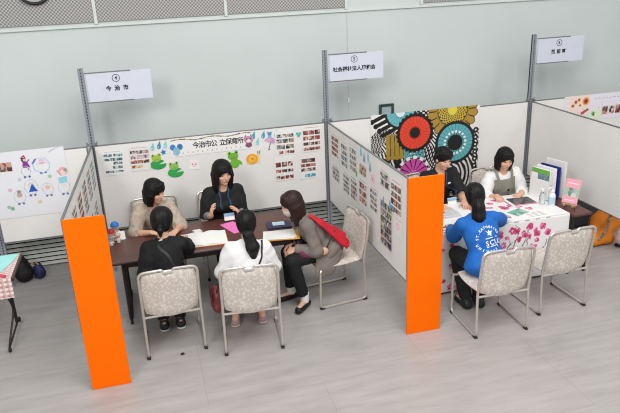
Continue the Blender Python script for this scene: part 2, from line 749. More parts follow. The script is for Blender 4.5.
M_WHITE = mat('white_plastic', '#eef0ee', .4, var=.01)

# ------------------------------------------------------------------ setting
WY = 0.495
tag(obj('floor', B((0, -4, -0.05), (16, 12, 0.1)), M_FLOOR), kind='structure')
bm = bmesh.new()
bx(bm, (0, WY + 0.1, 2.2), (16, 0.2, 4.4))
tag(obj('wall_back', bm, M_WALL), kind='structure')
# slatted grille along the foot of the wall
lv = bpy.data.objects.new('baseboard_back', None); C.objects.link(lv); lv['kind'] = 'structure'
obj('shade_backing', B((0, WY - 0.004, 0.27), (16, 0.008, 0.5)), M_DARK, lv)  # near-black sheet on the wall paints the shade between the slats
bm = bmesh.new()
for k in range(10):
    bx(bm, (0, WY - 0.035, 0.03 + 0.052 * k), (16, 0.008, 0.036), 0, Matrix.Rotation(-0.55, 3, 'X'))
obj('louvre_slats', bm, M_SLAT, lv)
# trim ledge and woven acoustic panels above it
tag(obj('trim_1', B((0, WY - 0.011, 2.604), (16, 0.022, 0.026), .003), M_WTRIM), kind='structure')
n = 2
for x0, x1 in ((-7.5, -4.0), (-3.98, -2.35), (-2.315, -0.985), (-0.95, 0.40), (1.375, 2.9), (2.94, 4.5)):
    tag(obj('acoustic_panel', B(((x0 + x1) / 2, WY - 0.008, 3.3), (x1 - x0, 0.016, 1.32), .003), M_ACOU), kind='structure')
for x in (-3.99, -2.333, -0.967, 0.418, 1.357, 2.92):
    tag(obj('trim_%d' % n, B((x, WY - 0.014, 3.3), (0.034, 0.028, 1.36), .003), M_WTRIM), kind='structure')
    n += 1
tag(obj('trim_%d' % n, B((0.428, WY - 0.001, 1.55), (0.006, 0.004, 2.1)), mat('joint_line', '#b3b9b5', .6)), kind='structure')
t = thing('wall_fitting', 'small white fitting on the back wall above the middle partition', 'fitting', (0.428, WY - 0.004, 1.57))
t['kind'] = 'thing'
obj('plate', B((0, -.004, 0), (.02, .008, .07), .003), M_WHITE, t)
# round dark-rimmed fitting high on the wall
t = thing('wall_clock', 'round dark-rimmed clock at the top left edge, on the woven wall panel', 'clock', (-2.888, WY - 0.02, 3.02))
RX = Matrix.Rotation(PI / 2, 3, 'X')
obj('rim', T([Vector((.165 * math.cos(a), -.02, .165 * math.sin(a))) for a in [2 * PI * k / 36 for k in range(36)]], .016, 8, closed=True), M_BLK, t, True)
obj('dial', L([(.16, 0), (.16, .02)], (0, 0, 0), 36, RX), mat('clock_dial', '#a9aaa8', .5), t)
# framed notice on the wall
t = thing('notice_frame', 'small dark green frame on the back wall, peeking above the flower tapestry', 'frame', (0.912, WY - .004, 1.37))
bm = bmesh.new()
for c, s in (((-.08, -.012, 0), (.03, .024, .22)), ((.08, -.012, 0), (.03, .024, .22)), ((0, -.012, .095), (.13, .024, .03)), ((0, -.012, -.095), (.13, .024, .03))):
    bx(bm, c, s, .003)
obj('frame', bm, mat('dark_green_frame', '#33423d', .5), t)
obj('face', B((0, -.005, 0), (.13, .008, .16)), mat('pale_blue_face', '#a9b7bb', .4), t)

# ------------------------------------------------------------------ partitions
H, BZ = 1.4445, 0.5047
XP = (-2.5457, 0.0, 2.6043)


def partition(name, label, c, length, rz):
    """board in local x, thickness y, z from BZ to H"""
    t = thing(name, label, 'partition', (c[0], c[1], 0), rz, 'white partition panels')
    zc, hh = (H + BZ) / 2, H - BZ
    obj('board', B((0, 0, zc), (length - .02, .016, hh - .02), .002), M_PANEL, t)
    bm = bmesh.new()
    bx(bm, (0, 0, H - .006), (length, .02, .012), .002)
    bx(bm, (0, 0, BZ + .006), (length, .02, .012), .002)
    for sx in (-1, 1):
        bx(bm, (sx * (length / 2 - .006), 0, zc), (.012, .02, hh - .024), .002)
    obj('frame', bm, M_ALU, t)
    return t


PY = 0.010
partition('partition_panel', 'white back partition holding the big paper of child drawings, far left', (-2.5457 - .035 - .495, PY), .98, 0)
partition('partition_panel', 'white back partition left of the grey post at the left edge', (-4.4, PY), 1.5, 0)
partition('partition_panel', 'white back partition carrying the nursery banner', ((-2.5457 + 0) / 2, PY), 2.5457 - .044, 0)
partition('partition_panel', 'white back partition behind the flower tapestry', (2.6043 / 2, PY), 2.6043 - .044, 0)
partition('partition_panel', 'white back partition holding the paper with an orange flower, far right', (2.6043 + .035 + 1.0, PY), 2.0, 0)
d1a, d1b = Vector((-2.5457, -.01)), Vector((-2.659, -2.175))
dv = d1b - d1a
partition('partition_panel', 'white side partition running to the left orange board', ((d1a + d1b) / 2), dv.length, math.atan2(dv.y, dv.x))
partition('partition_panel', 'white side partition with photo sheets running to the middle orange board', (0.0105, -1.13), 2.23, PI / 2)
partition('partition_panel', 'bare white side partition at the right, beside the orange bag', (2.62, -1.6), 3.16, PI / 2)


def orange_board(label, x0, x1, y):
    t = thing('orange_end_board', label, 'board', ((x0 + x1) / 2, y, 0), 0, 'orange partition end boards')
    w = x1 - x0
    obj('face_board', B((0, 0, H / 2), (w, .018, H), .002), M_ORANGE, t)
    obj('edge_strip', B((0, .012, H / 2), (w - .004, .008, H - .004)), M_ORANGEE, t)


orange_board('tall orange end board at the left, in front of the brown table', -2.659, -2.363, -2.20)
orange_board('tall orange end board in the middle, in front of the white-clothed table', 0.0, 0.319, -2.262)


def slotted_plate(bm, w, z0, z1, place, th=.003, pitch=.03):
    n = int((z1 - z0) / pitch)
    p = (z1 - z0) / n
    hw, hh = .006, .009
    for k in range(n):
        za = z0 + k * p
        xs = [-w / 2, -hw, hw, w / 2]
        zs = [za, za + p / 2 - hh, za + p / 2 + hh, za + p]
        for i in range(3):
            for j in range(3):
                if i == 1 and j == 1: continue
                for yy, rev in ((0, False), (th, True)):
                    q = [place(Vector((xs[a], yy, zs[b_]))) for a, b_ in ((i, j), (i + 1, j), (i + 1, j + 1), (i, j + 1))]
                    vs_ = [bm.verts.new(v) for v in q]
                    bm.faces.new(vs_[::-1] if rev else vs_)


def post(x, label, y=0.024, top=2.2306, sign=None):
    t = thing('sign_post', label, 'post', (x + .01, y, 0), 0, 'slotted steel posts')
    bm = bmesh.new()
    slotted_plate(bm, .056, 0.01, top, lambda v: v)
    obj('front_flange', bm, M_POST, t)
    bm = bmesh.new()
    slotted_plate(bm, .044, 0.01, top, lambda v: Vector((.028 - v.y, v.x + .022, v.z)))
    obj('side_flange', bm, M_POST, t)
    obj('back_web', B((0, .03, (top + .01) / 2), (.048, .003, top - .01)), mat('shaded_steel', '#4c4e54', .5, metal=.2), t)  # dark colour stands for the shaded inside seen through the slots
    obj('foot', B((0, .02, .006), (.09, .09, .012), .003), M_POST, t)
    if top > 2:
        for sx in (-1, 1):
            bm = bmesh.new()
            bx(bm, (sx * .043, -.012, H + .012), (.024, .05, .02), .004)
            tube(bm, [(sx * .043, -.012, H + .0), (sx * .043, -.012, H + .03), (sx * .058, -.012, H + .04)], .005, 6)
            obj('clamp', bm, M_ALU, t)
    return t


post(XP[0], 'slotted steel post carrying sign 4')
post(XP[1], 'slotted steel post carrying sign 5')
post(XP[2], 'slotted steel post carrying sign 6')
post(-3.60, 'short steel post under the far left partition', top=H - .02)


def sign(x, num, words, size, gap_label, wx=.0):
    t = thing('hanging_sign', gap_label, 'sign', (x + .012, .012, 2.035), 0, 'white booth number signs')
    x0, x1, z0, z1 = .045 + wx, .675 + wx, -.148, .148
    obj('card', B(((x0 + x1) / 2, 0, 0), (x1 - x0, .004, z1 - z0), .0008), M_CARD, t)
    for z in (z0, z1):
        obj('holder_rod', B(((.03 + .48) / 2, 0, z), (.45, .012, .011), .002), M_ALU, t)
    cx = (x0 + x1) / 2 - .03
    ring = [Vector((cx + .036 * math.cos(a), -.0035, .082 + .036 * math.sin(a))) for a in [2 * PI * k / 28 for k in range(28)]]
    obj('number_ring', T(ring, .0026, 5, closed=True), M_INK, t)
    text('number', num, .054, M_INK, t, cx, .082, -.0035, .0006)
    for i, ch in enumerate(words):
        text('lettering', ch, size[0], M_INK, t, cx + (i - (len(words) - 1) / 2) * size[1], -.022, -.0035, .0016)


sign(XP[0], '4', '今治市', (.056, .084), 'white sign with circled 4 on the left post')
sign(XP[1], '5', '社会福祉法人周和会', (.056, .0555), 'white sign with circled 5 on the middle post', .0)
sign(XP[2], '6', '松前町', (.056, .076), 'white sign with circled 6 on the right post', .0)

# ------------------------------------------------------------------ sheets on the partitions
RX_ = (1, 0, 0)
PHOTO = ['#3d3431', '#6b5a52', '#8c8079', '#a79b90', '#c7b8a8', '#4c5560', '#7c8a92', '#2a2525', '#b08a78', '#d8cfc6']
WARM = ['#5a2d2d', '#8a4a44', '#b0796a', '#c9a08e', '#2f2423', '#6d5a56', '#d7c4b8', '#a0342f']
TEAL = ['#6f9ea4', '#9cc3c5', '#4d6f78', '#c9d7d8', '#3c4347', '#8e9d9f', '#5a6a6c', '#b7c7c4']


def photo_sheet(w, h, rows, pal, seed, base='#eceae6', title=None, cols=None):
    rng = random.Random(seed)
    cv = Canvas(w, h, base)
    if title:
        cv.line([(w * .15, h * .93), (w * .85, h * .93)], .008, title)
    for i, (z0, z1, n, x0, x1) in enumerate(rows):
        cv.strip(x0 * w, z0 * h, x1 * w, z1 * h, n, cols[i] if cols else pal, rng)
    return cv


def R4(n=4, z0=.06, z1=.84, a=.06, b=.94, gap=.05):
    hgt = (z1 - z0 - gap * (n - 1)) / n
    rr = random.Random(n * 7 + int(b * 100))
    return [(z0 + i * (hgt + gap), z0 + i * (hgt + gap) + hgt, rr.choice((2, 3, 3)), a, b) for i in range(n)]


def back_sheet(cv, name, label, cat, x, z, group=None, tilt=0.0, y=-.0015, bend=None):
    r = Vector((math.cos(tilt), 0, math.sin(tilt)))
    u = Vector((-math.sin(tilt), 0, math.cos(tilt)))
    return sheet(cv, name, label, cat, (x, y, z), r, u, group, bend=bend)


G_PH = 'photo sheets on the nursery partition'
rows = [(.1, .19, 2, .1, .95), (.26, .38, 2, .45, .93), (.42, .53, 2, .5, .95), (.58, .69, 3, .05, .95), (.73, .84, 2, .03, .97)]
back_sheet(photo_sheet(.215, .275, rows, TEAL, 1, title='#b9bab8'), 'photo_sheet', 'sheet of bluish photos nearest the left post', 'photo sheet', -2.352, 1.245, G_PH, -.03)
rows = [(.12, .24, 2, .05, .6), (.31, .44, 3, .03, .97), (.5, .63, 3, .03, .97), (.69, .83, 3, .03, .97)]
back_sheet(photo_sheet(.205, .27, rows, PHOTO, 2, base='#e6e3df', title='#cfcac6', cols=[['#a3613a', '#4a3426', '#c08b58', '#e0c8a8'], WARM, ['#b9a3a6', '#85666c', '#d8c8c8', '#5a4a4e'], ['#4b3f45', '#a8898e', '#2c2528', '#c7b4b4']]),
           'photo_sheet', 'sheet of reddish photos left of the paper frog', 'photo sheet', -2.078, 1.26, G_PH, -.02)
back_sheet(photo_sheet(.225, .285, [(.05, .16, 3, .15, .95), (.24, .42, 4, .05, .95), (.49, .64, 3, .05, .95), (.7, .84, 3, .08, .95)], PHOTO, 3, cols=[WARM, PHOTO, PHOTO, PHOTO]),
           'photo_sheet', 'photo sheet right of the paper umbrella', 'photo sheet', -.493, 1.263, G_PH)
back_sheet(photo_sheet(.22, .3, [(.06, .18, 3, .05, .95), (.26, .38, 3, .05, .95), (.46, .6, 3, .05, .95), (.66, .82, 3, .05, .95)], WARM, 4, title='#c05a78', base='#eee8e6'),
           'photo_sheet', 'photo sheet with pink title, nearest the middle post', 'photo sheet', -.186, 1.272, G_PH)
back_sheet(photo_sheet(.225, .28, [(.06, .2, 4, .05, .95), (.34, .48, 3, .05, .95), (.58, .78, 3, .05, .95)], WARM, 5),
           'photo_sheet', 'photo sheet of three dark rows, below the umbrella side sheet', 'photo sheet', -.517, .96, G_PH)
back_sheet(photo_sheet(.2, .285, [(.06, .2, 2, .3, .9), (.3, .44, 3, .05, .95), (.5, .62, 3, .05, .95), (.68, .84, 2, .1, .9)], WARM, 6, cols=[['#5cb6c9', '#8fd2dc', '#3f94a8'], PHOTO, WARM, WARM]),
           'photo_sheet', 'photo sheet with turquoise picture at its foot', 'photo sheet', -.238, .95, G_PH)

# banner
t = thing('nursery_banner', 'white paper banner lettered 今治市公立保育所 with a zigzag garland', 'banner', (-1.315, -.001, 1.336))
cv = Canvas(.88, .2, '#f1efec')
for i in range(17):
    cv.disc(.03 + i * .052, .03 + .006 * (i % 2), .007, '#b9a78a')
for i in range(18):
    a = .02 + i * .05
    cv.line([(a, .175 + .01 * math.sin(i * .9)), (a + .05, .175 + .01 * math.sin(i * .9 + .9))], .012, ['#6f8060', '#a88a5c', '#4e4438', '#c9a878'][i % 4])
o = bpy.data.objects.new('paper', cv.build('paper')); link(o, t)
for i, ch in enumerate('今治市公立保育所'):
    text('lettering', ch, .075, M_INK, t, -.165 + i * .066 + (.025 if i > 3 else 0), .0, -.002, .0012)


def cutout(name, label, cat, x, z, parts, group=None, y=-.0008, rot=0):
    """parts: (part name, outline, colour, layer)"""
    t = thing(name, label, cat, (x, y, z), 0, group)
    t.rotation_euler = (0, -rot, 0)
    for i, (pn, pts, col, ly) in enumerate(parts):
        obj(pn, prism(bmesh.new(), pts, -.0015 * ly - .0012, -.0015 * ly + .0004 * 0), mat('paper_' + col, col, .6, var=.04), t)
    return t


def drop(s=1.0):
    p = [(0, .055 * s)]
    for k in range(11):
        a = PI * .12 - (PI * 1.24) * k / 10
        p.append((.02 * s * math.cos(a), -.012 * s + .024 * s * math.sin(a)))
    return p


G_DR = 'paper raindrops'
for x, z, col, lab in ((-1.934, 1.365, '#7ecbd1', 'turquoise paper raindrop, leftmost of those beside the banner start'),
                       (-1.865, 1.375, '#2f8fb8', 'dark blue paper raindrop above the blue star'),
                       (-1.80, 1.375, '#8fd6da', 'pale turquoise paper raindrop touching the banner start'),
                       (-.845, 1.375, '#39a6b6', 'teal paper raindrop just right of the banner end'),
                       (-.735, 1.370, '#3a9fc0', 'blue paper raindrop left of the blue bear'),
                       (-.805, 1.30, '#8fd2d6', 'pale turquoise paper raindrop above the snail'),
                       (-.59, 1.370, '#5bbfcf', 'turquoise paper raindrop right of the blue bear')):
    cutout('paper_raindrop', lab, 'paper cutout', x, z, [('body', drop(), col, 0), ('shine', ellpts(-.006, -.016, .004, .009, 8), '#d8f0f2', 1)], G_DR, rot=-.25)
star = [((.034 if k % 2 == 0 else .016) * math.sin(PI * k / 5), (.034 if k % 2 == 0 else .016) * math.cos(PI * k / 5)) for k in range(10)]
star = [(a, b) for a, b in star]
cutout('paper_star', 'blue paper star between frog and banner', 'paper cutout', -1.828, 1.30, [('body', star, '#2c7fc4', 0)], rot=.2)


def lily(cx, cz, rx, rz, a=.5):
    p = [(cx, cz)] + ellpts(cx, cz, rx, rz, 24, a + .25, a + 2 * PI - .25)
    return p


def frog(name, label, x, z, hc, lc, leaf=True, sc=1.0):
    S = lambda pts: [(a * sc, b * sc) for a, b in pts]
    parts = []
    if leaf:
        parts.append(('lily_pad', S(lily(.0, -.045, .085, .055, .4)), lc, 0))
    parts += [('head', S(ellpts(-.012, .025, .05, .036, 18)), hc, 1),
              ('eye_bump', S(ellpts(-.045, .055, .018, .02, 12)), hc, 2), ('eye_bump', S(ellpts(.02, .06, .018, .02, 12)), hc, 2),
              ('pupil', S(ellpts(-.046, .057, .007, .009, 8)), '#1d1d1d', 3), ('pupil', S(ellpts(.02, .062, .007, .009, 8)), '#1d1d1d', 3),
              ('mouth', S([(-.035, .014), (.012, .012), (.012, .007), (-.035, .009)]), '#b0483c', 3)]
    if not leaf:
        parts += [('body', S(ellpts(0, -.045, .045, .05, 16)), hc, 0), ('leg', S(ellpts(-.05, -.05, .03, .014, 10, rot=.9)), hc, 1), ('leg', S(ellpts(.05, -.04, .03, .014, 10, rot=-.9)), hc, 1)]
    return cutout(name, label, 'paper cutout', x, z, parts, 'paper frogs')


frog('paper_frog', 'yellow-green paper frog on dark green lily pad beside reddish photos', -1.897, 1.215, '#a9c94a', '#2f9e4f')
frog('paper_frog', 'pale green paper frog on lily pad below the banner start', -1.725, 1.105, '#8fc95c', '#35a552')
frog('paper_frog', 'bright green paper frog without a pad, right of the black-haired woman', -1.075, 1.14, '#74b83a', '#35a552', False, 1.15)
# snail
sp = ellpts(0, 0, .066, .06, 24)
cutout('paper_snail', 'orange paper snail below the banner end', 'paper cutout', -.88, 1.115,
       [('body', [(-.07, -.06), (.085, -.052), (.1, .0), (.085, .06), (.07, .05), (.06, -.02), (-.06, -.045)], '#f3d9a6', 0), ('shell', sp, '#f0a92a', 1),
        ('shell_spiral', ellpts(0, 0, .04, .036, 18), '#f7c25a', 2), ('shell_core', ellpts(.004, 0, .018, .017, 12), '#e8951c', 3),
        ('feeler', [(.085, .055), (.092, .055), (.098, .09), (.09, .09)], '#7a4a3a', 2), ('feeler', [(.066, .05), (.073, .05), (.072, .085), (.064, .085)], '#7a4a3a', 2)])
# umbrella
cutout('paper_umbrella', 'pink and lilac paper umbrella under the blue bear', 'paper cutout', -.66, 1.275,
       [('canopy', ellpts(0, 0, .075, .062, 16, 0, PI) + [(-.05, .012), (-.025, 0), (0, .012), (.025, 0), (.05, .012)], '#e7a7bd', 0),
        ('stripe', [(0, .062), (.03, .05), (.04, .004), (.0, .012)], '#b9a3d8', 1), ('stripe', [(-.03, .055), (-.012, .06), (-.03, .006), (-.055, .01)], '#cfc0e2', 2),
        ('handle', [(-.004, .01), (.004, .01), (.004, -.07), (.02, -.072), (.02, -.078), (-.004, -.078)], '#6a5a6a', 1)], rot=-.35)
cutout('paper_bear', 'little blue paper bear between raindrops above the umbrella', 'paper cutout', -.665, 1.365,
       [('head', ellpts(0, .012, .022, .02, 14), '#5f93b8', 1), ('ear', ellpts(-.018, .03, .008, .008, 8), '#4a7ea8', 0), ('ear', ellpts(.018, .03, .008, .008, 8), '#4a7ea8', 0), ('body', ellpts(0, -.02, .02, .022, 12), '#8fc4d6', 0)])
cutout('paper_clover', 'turquoise paper clover left of the pink-titled sheet', 'paper cutout', -.335, 1.335,
       [('leaf', ellpts(-.014, .012, .017, .017, 12), '#6cc3bd', 0), ('leaf', ellpts(.016, .012, .017, .017, 12), '#79ccc6', 0), ('leaf', ellpts(0, -.014, .017, .017, 12), '#61b8b2', 0)])
cutout('paper_bird', 'blue and yellow paper bird at the start of the banner', 'paper cutout', -1.69, 1.31,
       [('wing', ellpts(-.035, .03, .03, .034, 14), '#4a86c0', 2), ('wing', ellpts(.04, .03, .03, .034, 14), '#3d7ab4', 2), ('body', ellpts(0, -.015, .036, .045, 16), '#86c1d8', 3), ('beak', [(-.012, .0), (.012, .0), (0, -.014)], '#e0b040', 4)])
cutout('paper_cat', 'pink paper cat at the end of the banner', 'paper cutout', -.905, 1.325,
       [('ear', [(-.05, .03), (-.03, .075), (-.012, .04)], '#b07890', 2), ('ear', [(.05, .03), (.03, .075), (.012, .04)], '#b07890', 2), ('head', ellpts(0, .015, .052, .04, 18), '#c995a8', 3),
        ('muzzle', ellpts(0, .002, .026, .018, 12), '#f0dfe2', 4), ('eye', ellpts(-.02, .024, .007, .009, 8), '#2a2028', 5), ('eye', ellpts(.02, .024, .007, .009, 8), '#2a2028', 5), ('body', ellpts(0, -.045, .036, .03, 14), '#8a5470', 2)])
cutout('paper_doily', 'white paper face with pink cheeks between two frogs', 'paper cutout', -1.52, 1.125,
       [('sheet', [(-.06, -.05), (.05, -.06), (.06, .045), (-.045, .06)], '#f6efee', 0), ('cheek', ellpts(-.015, .008, .008, .008, 8), '#e05070', 1), ('cheek', ellpts(.018, .004, .008, .008, 8), '#e05070', 1), ('smile', [(-.012, -.012), (.014, -.016), (.012, -.021), (-.012, -.017)], '#c0485c', 1)])

# big paper of drawings, far left
cv = Canvas(.92, .70, '#e9e8ec')
ox, oz = 3.735, .765


def ghost(x, z, s, hair, body, feet='#4a6a9a'):
    for k in range(20):
        a = 2 * PI * k / 20
        cv.line([(x + .062 * s * math.cos(a), z + .075 * s * math.sin(a)), (x + .062 * s * math.cos(a + .315), z + .075 * s * math.sin(a + .315))], .006, '#c4c8d2' if k % 5 else '#b9a9b4')
    cv.disc(x, z + .02 * s, .03 * s, body)
    cv.disc(x - .02, z - .085 * s, .012, feet); cv.disc(x + .024, z - .085 * s, .012, feet)
    if hair: cv.disc(x, z + .06 * s, .02 * s, hair)


cv.rect(.1, .50, .36, .58, '#6d5e58'); cv.rect(.18, .505, .235, .575, '#b59484'); cv.rect(.29, .505, .335, .57, '#4a3430')
rng = random.Random(4)
cv.photo(.30, .50, .40, .59, WARM, rng)
cv.photo(.20, .50, .29, .585, WARM, rng)
x0 = .5
cv.line([(x0 + .0, .62), (x0 + .03, .645), (x0 + .04, .61)], .014, '#c02a6a')
cv.disc(x0 + .02, .6, .022, '#3a2a30'); cv.disc(x0 + .028, .6, .013, '#e8c8b8')
cv.poly([(x0 + .01, .585), (x0 + .05, .585), (x0 + .075, .52), (x0 - .0, .52)], '#8a2a8c')
cv.line([(x0 + .045, .57), (x0 + .075, .6)], .01, '#8a2a8c')
cv.disc(x0 + .02, .5, .01, '#7a4a90'); cv.disc(x0 + .05, .5, .01, '#7a4a90')
ghost(.525, .48, .7, None, '#e6e6ec')
cv.line([(.6, .55), (.63, .6), (.72, .6), (.76, .55), (.75, .48), (.68, .44), (.61, .48), (.6, .55)], .008, '#9cc4e0')
cv.line([(.6, .555), (.635, .595)], .018, '#4a7ac0'); cv.disc(.69, .565, .03, '#e8c9cf'); cv.line([(.63, .545), (.74, .55)], .006, '#d99aa8')
cv.disc(.665, .445, .012, '#5a86b8'); cv.disc(.71, .447, .012, '#5a86b8')
cv.line([(.77, .655), (.84, .69), (.87, .69)], .006, '#9aa0a8')
cv.disc(.875, .44, .045, '#f0b0a8'); cv.disc(.87, .425, .028, '#f2d6cc'); cv.line([(.82, .45), (.85, .40)], .012, '#e07a72')
cv.poly([(.815, .375), (.9, .385), (.905, .32), (.82, .31)], '#8fd3e3')
ghost(.545, .31, 1.05, None, '#d9d5da')
cv.poly([(.515, .26), (.60, .26), (.565, .335), (.555, .345)], '#1f56b0')
ghost(.70, .27, .85, None, '#e9c2ae'); ghost(.86, .27, .9, None, '#e6dfe0'); ghost(.42, .22, .9, '#a08a84', '#c8a8a0')
for x, z, col in ((.33, .1, '#7fae86'), (.3, .12, '#9cc0a0'), (.74, .4, '#a9c9a4'), (.34, .3, '#d9b8d0'), (.6, .14, '#e7c3a0'), (.9, .45, '#98a0a0'), (.2, .3, '#e8b0a0'), (.45, .4, '#bcd0c8')):
    cv.disc(x, z, .02, col)
back_sheet(cv, 'drawing_poster', 'large white paper of child drawings, far left', 'poster', -3.275, 1.125)
# colourful paper at the far right
cv = Canvas(.95, .33, '#eae4ec')
for q, col in (((.06, 0, .38, .33), '#f4dfd4'), ((.34, 0, .6, .12), '#dfead2'), ((.38, .2, .95, .33), '#e9e6f0')):
    cv.rect(*q, col)
cv.disc(.315, .25, .052, '#f0b070'); cv.disc(.315, .25, .036, '#c8572e'); cv.disc(.315, .25, .018, '#6a2a20')
for x, z, r_ in ((.215, .275, .016), (.13, .205, .018), (.235, .205, .014), (.17, .25, .02)):
    cv.disc(x, z, r_ * 1.6, '#f6c89a'); cv.disc(x, z, r_, '#a84a30')
for i in range(9):
    cv.line([(.44 + i * .055, .265 + .01 * (i % 2)), (.475 + i * .055, .27)], .007, '#a9a6bb')
for i in range(22):
    cv.disc(rng.uniform(.05, .9), rng.uniform(.05, .22), .006, rng.choice(['#d08aa0', '#9a9ab8', '#8ab08a', '#d9a878']))
cv.line([(.27, .10), (.35, .14)], .035, '#b04a60'); cv.disc(.44, .08, .025, '#6f9a58'); cv.disc(.45, .065, .014, '#5a4038')
for i in range(4):
    cv.photo(.57 + i * .1, .06, .65 + i * .1, .16, WARM, rng)
back_sheet(cv, 'drawing_poster', 'bright paper with an orange flower pinned far right', 'poster', 3.56, 1.285)

# photo sheets on the middle side partition (its left face)
G_D2 = 'photo sheets on the middle side partition'


def div_sheet(y0, z1, y1, z0, label, seed, pal=PHOTO, rows=None, base='#eceae6', title='#b8b4b2'):
    w, h = abs(y1 - y0), z1 - z0
    cv = photo_sheet(w, h, rows or R4(4), pal, seed, base, title)
    sheet(cv, 'photo_sheet', label, 'photo sheet', (-.0005, (y0 + y1) / 2, (z0 + z1) / 2), (0, -1, 0), group=G_D2)


DULL = ['#5a5450', '#8c8884', '#b5b0ab', '#3a3634', '#9a8f86', '#d0cbc5', '#6c7478']
div_sheet(-.15, 1.375, -.42, 1.10, 'reddish photo sheet at the back top of the middle side partition', 11, WARM)
div_sheet(-.50, 1.37, -.71, 1.075, 'bluish-green photo sheet, second along the top of the side partition', 12, TEAL + PHOTO)
div_sheet(-.775, 1.40, -.99, 1.10, 'dark photo sheet with yellow heading, third along the top', 13, DULL, title='#d8b860')
div_sheet(-1.075, 1.27, -1.29, 1.15, 'small brown photo card under blue raindrops on the side partition', 14, ['#6a5038', '#a88a60', '#3a2f26', '#c9b088'], R4(2))
div_sheet(-1.64, 1.365, -1.865, 1.205, 'photo card top front on the side partition, before the last sheet', 15, PHOTO, R4(2))
div_sheet(-1.89, 1.36, -2.13, 1.03, 'tall photo sheet nearest the middle orange board', 16, WARM + DULL, R4(4), title='#e0a0b0')
div_sheet(-1.06, 1.115, -1.29, .845, 'photo sheet with red heading in the middle row of the side partition', 17, WARM, R4(3))
div_sheet(-1.37, 1.13, -1.57, .88, 'greyish photo sheet in the middle row, right of the red-headed one', 18, DULL, R4(4))
div_sheet(-.15, 1.01, -.42, .83, 'dull photo sheet at the back bottom of the side partition', 19, DULL, R4(3))
div_sheet(-.55, 1.035, -.76, .80, 'photo sheet second from the post in the lower row', 20, DULL, R4(4))
div_sheet(-.80, 1.06, -1.0, .80, 'photo sheet third from the post in the lower row', 21, WARM + DULL, R4(4), title='#7fae6a')
rr = random.Random(9)
cv = Canvas(.285, .44, '#d9d4cf')
for i in range(6):
    cv.strip(.012, .02 + i * .07, .273, .082 + i * .07, 3, [PHOTO + ['#5f7d4a', '#9ab07a'], ['#1f2a5a', '#33427a', '#6a7aa8'] + PHOTO][i == 0], rr, .003)
sheet(cv, 'photo_poster', 'tall crowded photo poster with greens, low on the middle side partition', 'poster', (-.0005, -1.785, .855), (0, -1, 0))
cv = Canvas(.17, .2, '#efeae6')
cv.line([(.03, .15), (.14, .15)], .01, '#e0a0a8'); cv.disc(.08, .09, .035, '#f0c8d0'); cv.disc(.08, .09, .018, '#f6e0e4')
sheet(cv, 'pink_card', 'pale card with a pink circle near the orange board, below the tall sheet', 'card', (-.0005, -2.06, .96), (0, -1, 0))


def div_cut(name, label, y, z, parts, group=None):
    t = thing(name, label, 'paper cutout', (-.0008, y, z), 0, group)
    t.rotation_euler = (0, 0, -PI / 2)
    for pn, pts, col, ly in parts:
        obj(pn, prism(bmesh.new(), pts, -.0015 * ly - .0012, -.0015 * ly), mat('paper_' + col, col, .6, var=.04), t)


for y, z, col, lab in ((-1.13, 1.38, '#7fc4d2', 'pale blue paper raindrop highest on the side partition'), (-1.22, 1.34, '#5a9cc8', 'mid blue paper raindrop on the side partition, above the brown card'),
                       (-1.33, 1.375, '#8cc8dc', 'light blue paper raindrop in the middle top of the side partition'), (-1.38, 1.29, '#6aa6cc', 'blue-grey paper raindrop above the greyish sheet'),
                       (-1.72, 1.06, '#3a9cc4', 'bright blue paper raindrop above the crowded photo poster'), (-1.88, 1.09, '#55b4d0', 'blue paper raindrop beside the tall sheet')):
    div_cut('paper_raindrop', lab, y, z, [('body', drop(1.1), col, 0)], 'paper raindrops on the side partition')
div_cut('paper_flower', 'pale pink paper flower between raindrops on the side partition', -1.45, 1.2, [('petals', ellpts(0, 0, .04, .05, 16), '#eccfd6', 0), ('centre', ellpts(0, 0, .014, .014, 10), '#d88aa4', 1)])
div_cut('paper_leaf', 'small green paper leaf above the lower photo sheets', -.99, 1.12, [('blade', ellpts(0, 0, .016, .03, 12), '#7bb35a', 0), ('vein', [(-.002, -.03), (.002, -.03), (.002, .03), (-.002, .03)], '#4c8a3c', 1)])

# photo sheets on the left side partition (its right face)
for i, (yy, zz, w, h, pal) in enumerate(((-.28, 1.22, .24, .32, TEAL), (-.62, 1.22, .26, .32, DULL), (-.97, 1.22, .26, .32, PHOTO), (-1.32, 1.22, .26, .32, WARM), (-1.68, 1.22, .26, .32, DULL), (-1.98, 1.22, .2, .32, PHOTO),
                                         (-.45, .85, .26, .3, DULL), (-.85, .85, .26, .3, PHOTO))):
    f_ = (-yy - .01) / 2.165
    px = -2.5457 + (-2.659 + 2.5457) * f_ + .0092
    d_ = Vector((d1a - d1b).to_3d()).normalized()
    lab = ['bluish photo sheet nearest the left post on the left side partition', 'dull photo sheet second from the post, left side partition', 'photo sheet third from the post, left side partition', 'reddish photo sheet fourth from the post, left side partition',
           'dull photo sheet fifth from the post, left side partition', 'narrow photo sheet next to the left orange board', 'lower dull photo sheet nearest the post, left side partition', 'lower photo sheet second from the post, left side partition'][i]
    sheet(photo_sheet(w, h, R4(5, .05, .9), pal, 30 + i), 'photo_sheet', lab, 'photo sheet', (px, yy, zz), d_, group='photo sheets on the left side partition')

# ------------------------------------------------------------------ flower tapestry
TW, TH, TX, TZ = 1.39, 1.0, .525, .462
cv = Canvas(TW, TH, '#e9e6e2', .0045)
X, Z = cv.X + TX, cv.Z + TZ


def at(x, z): return x - TX, z - TZ


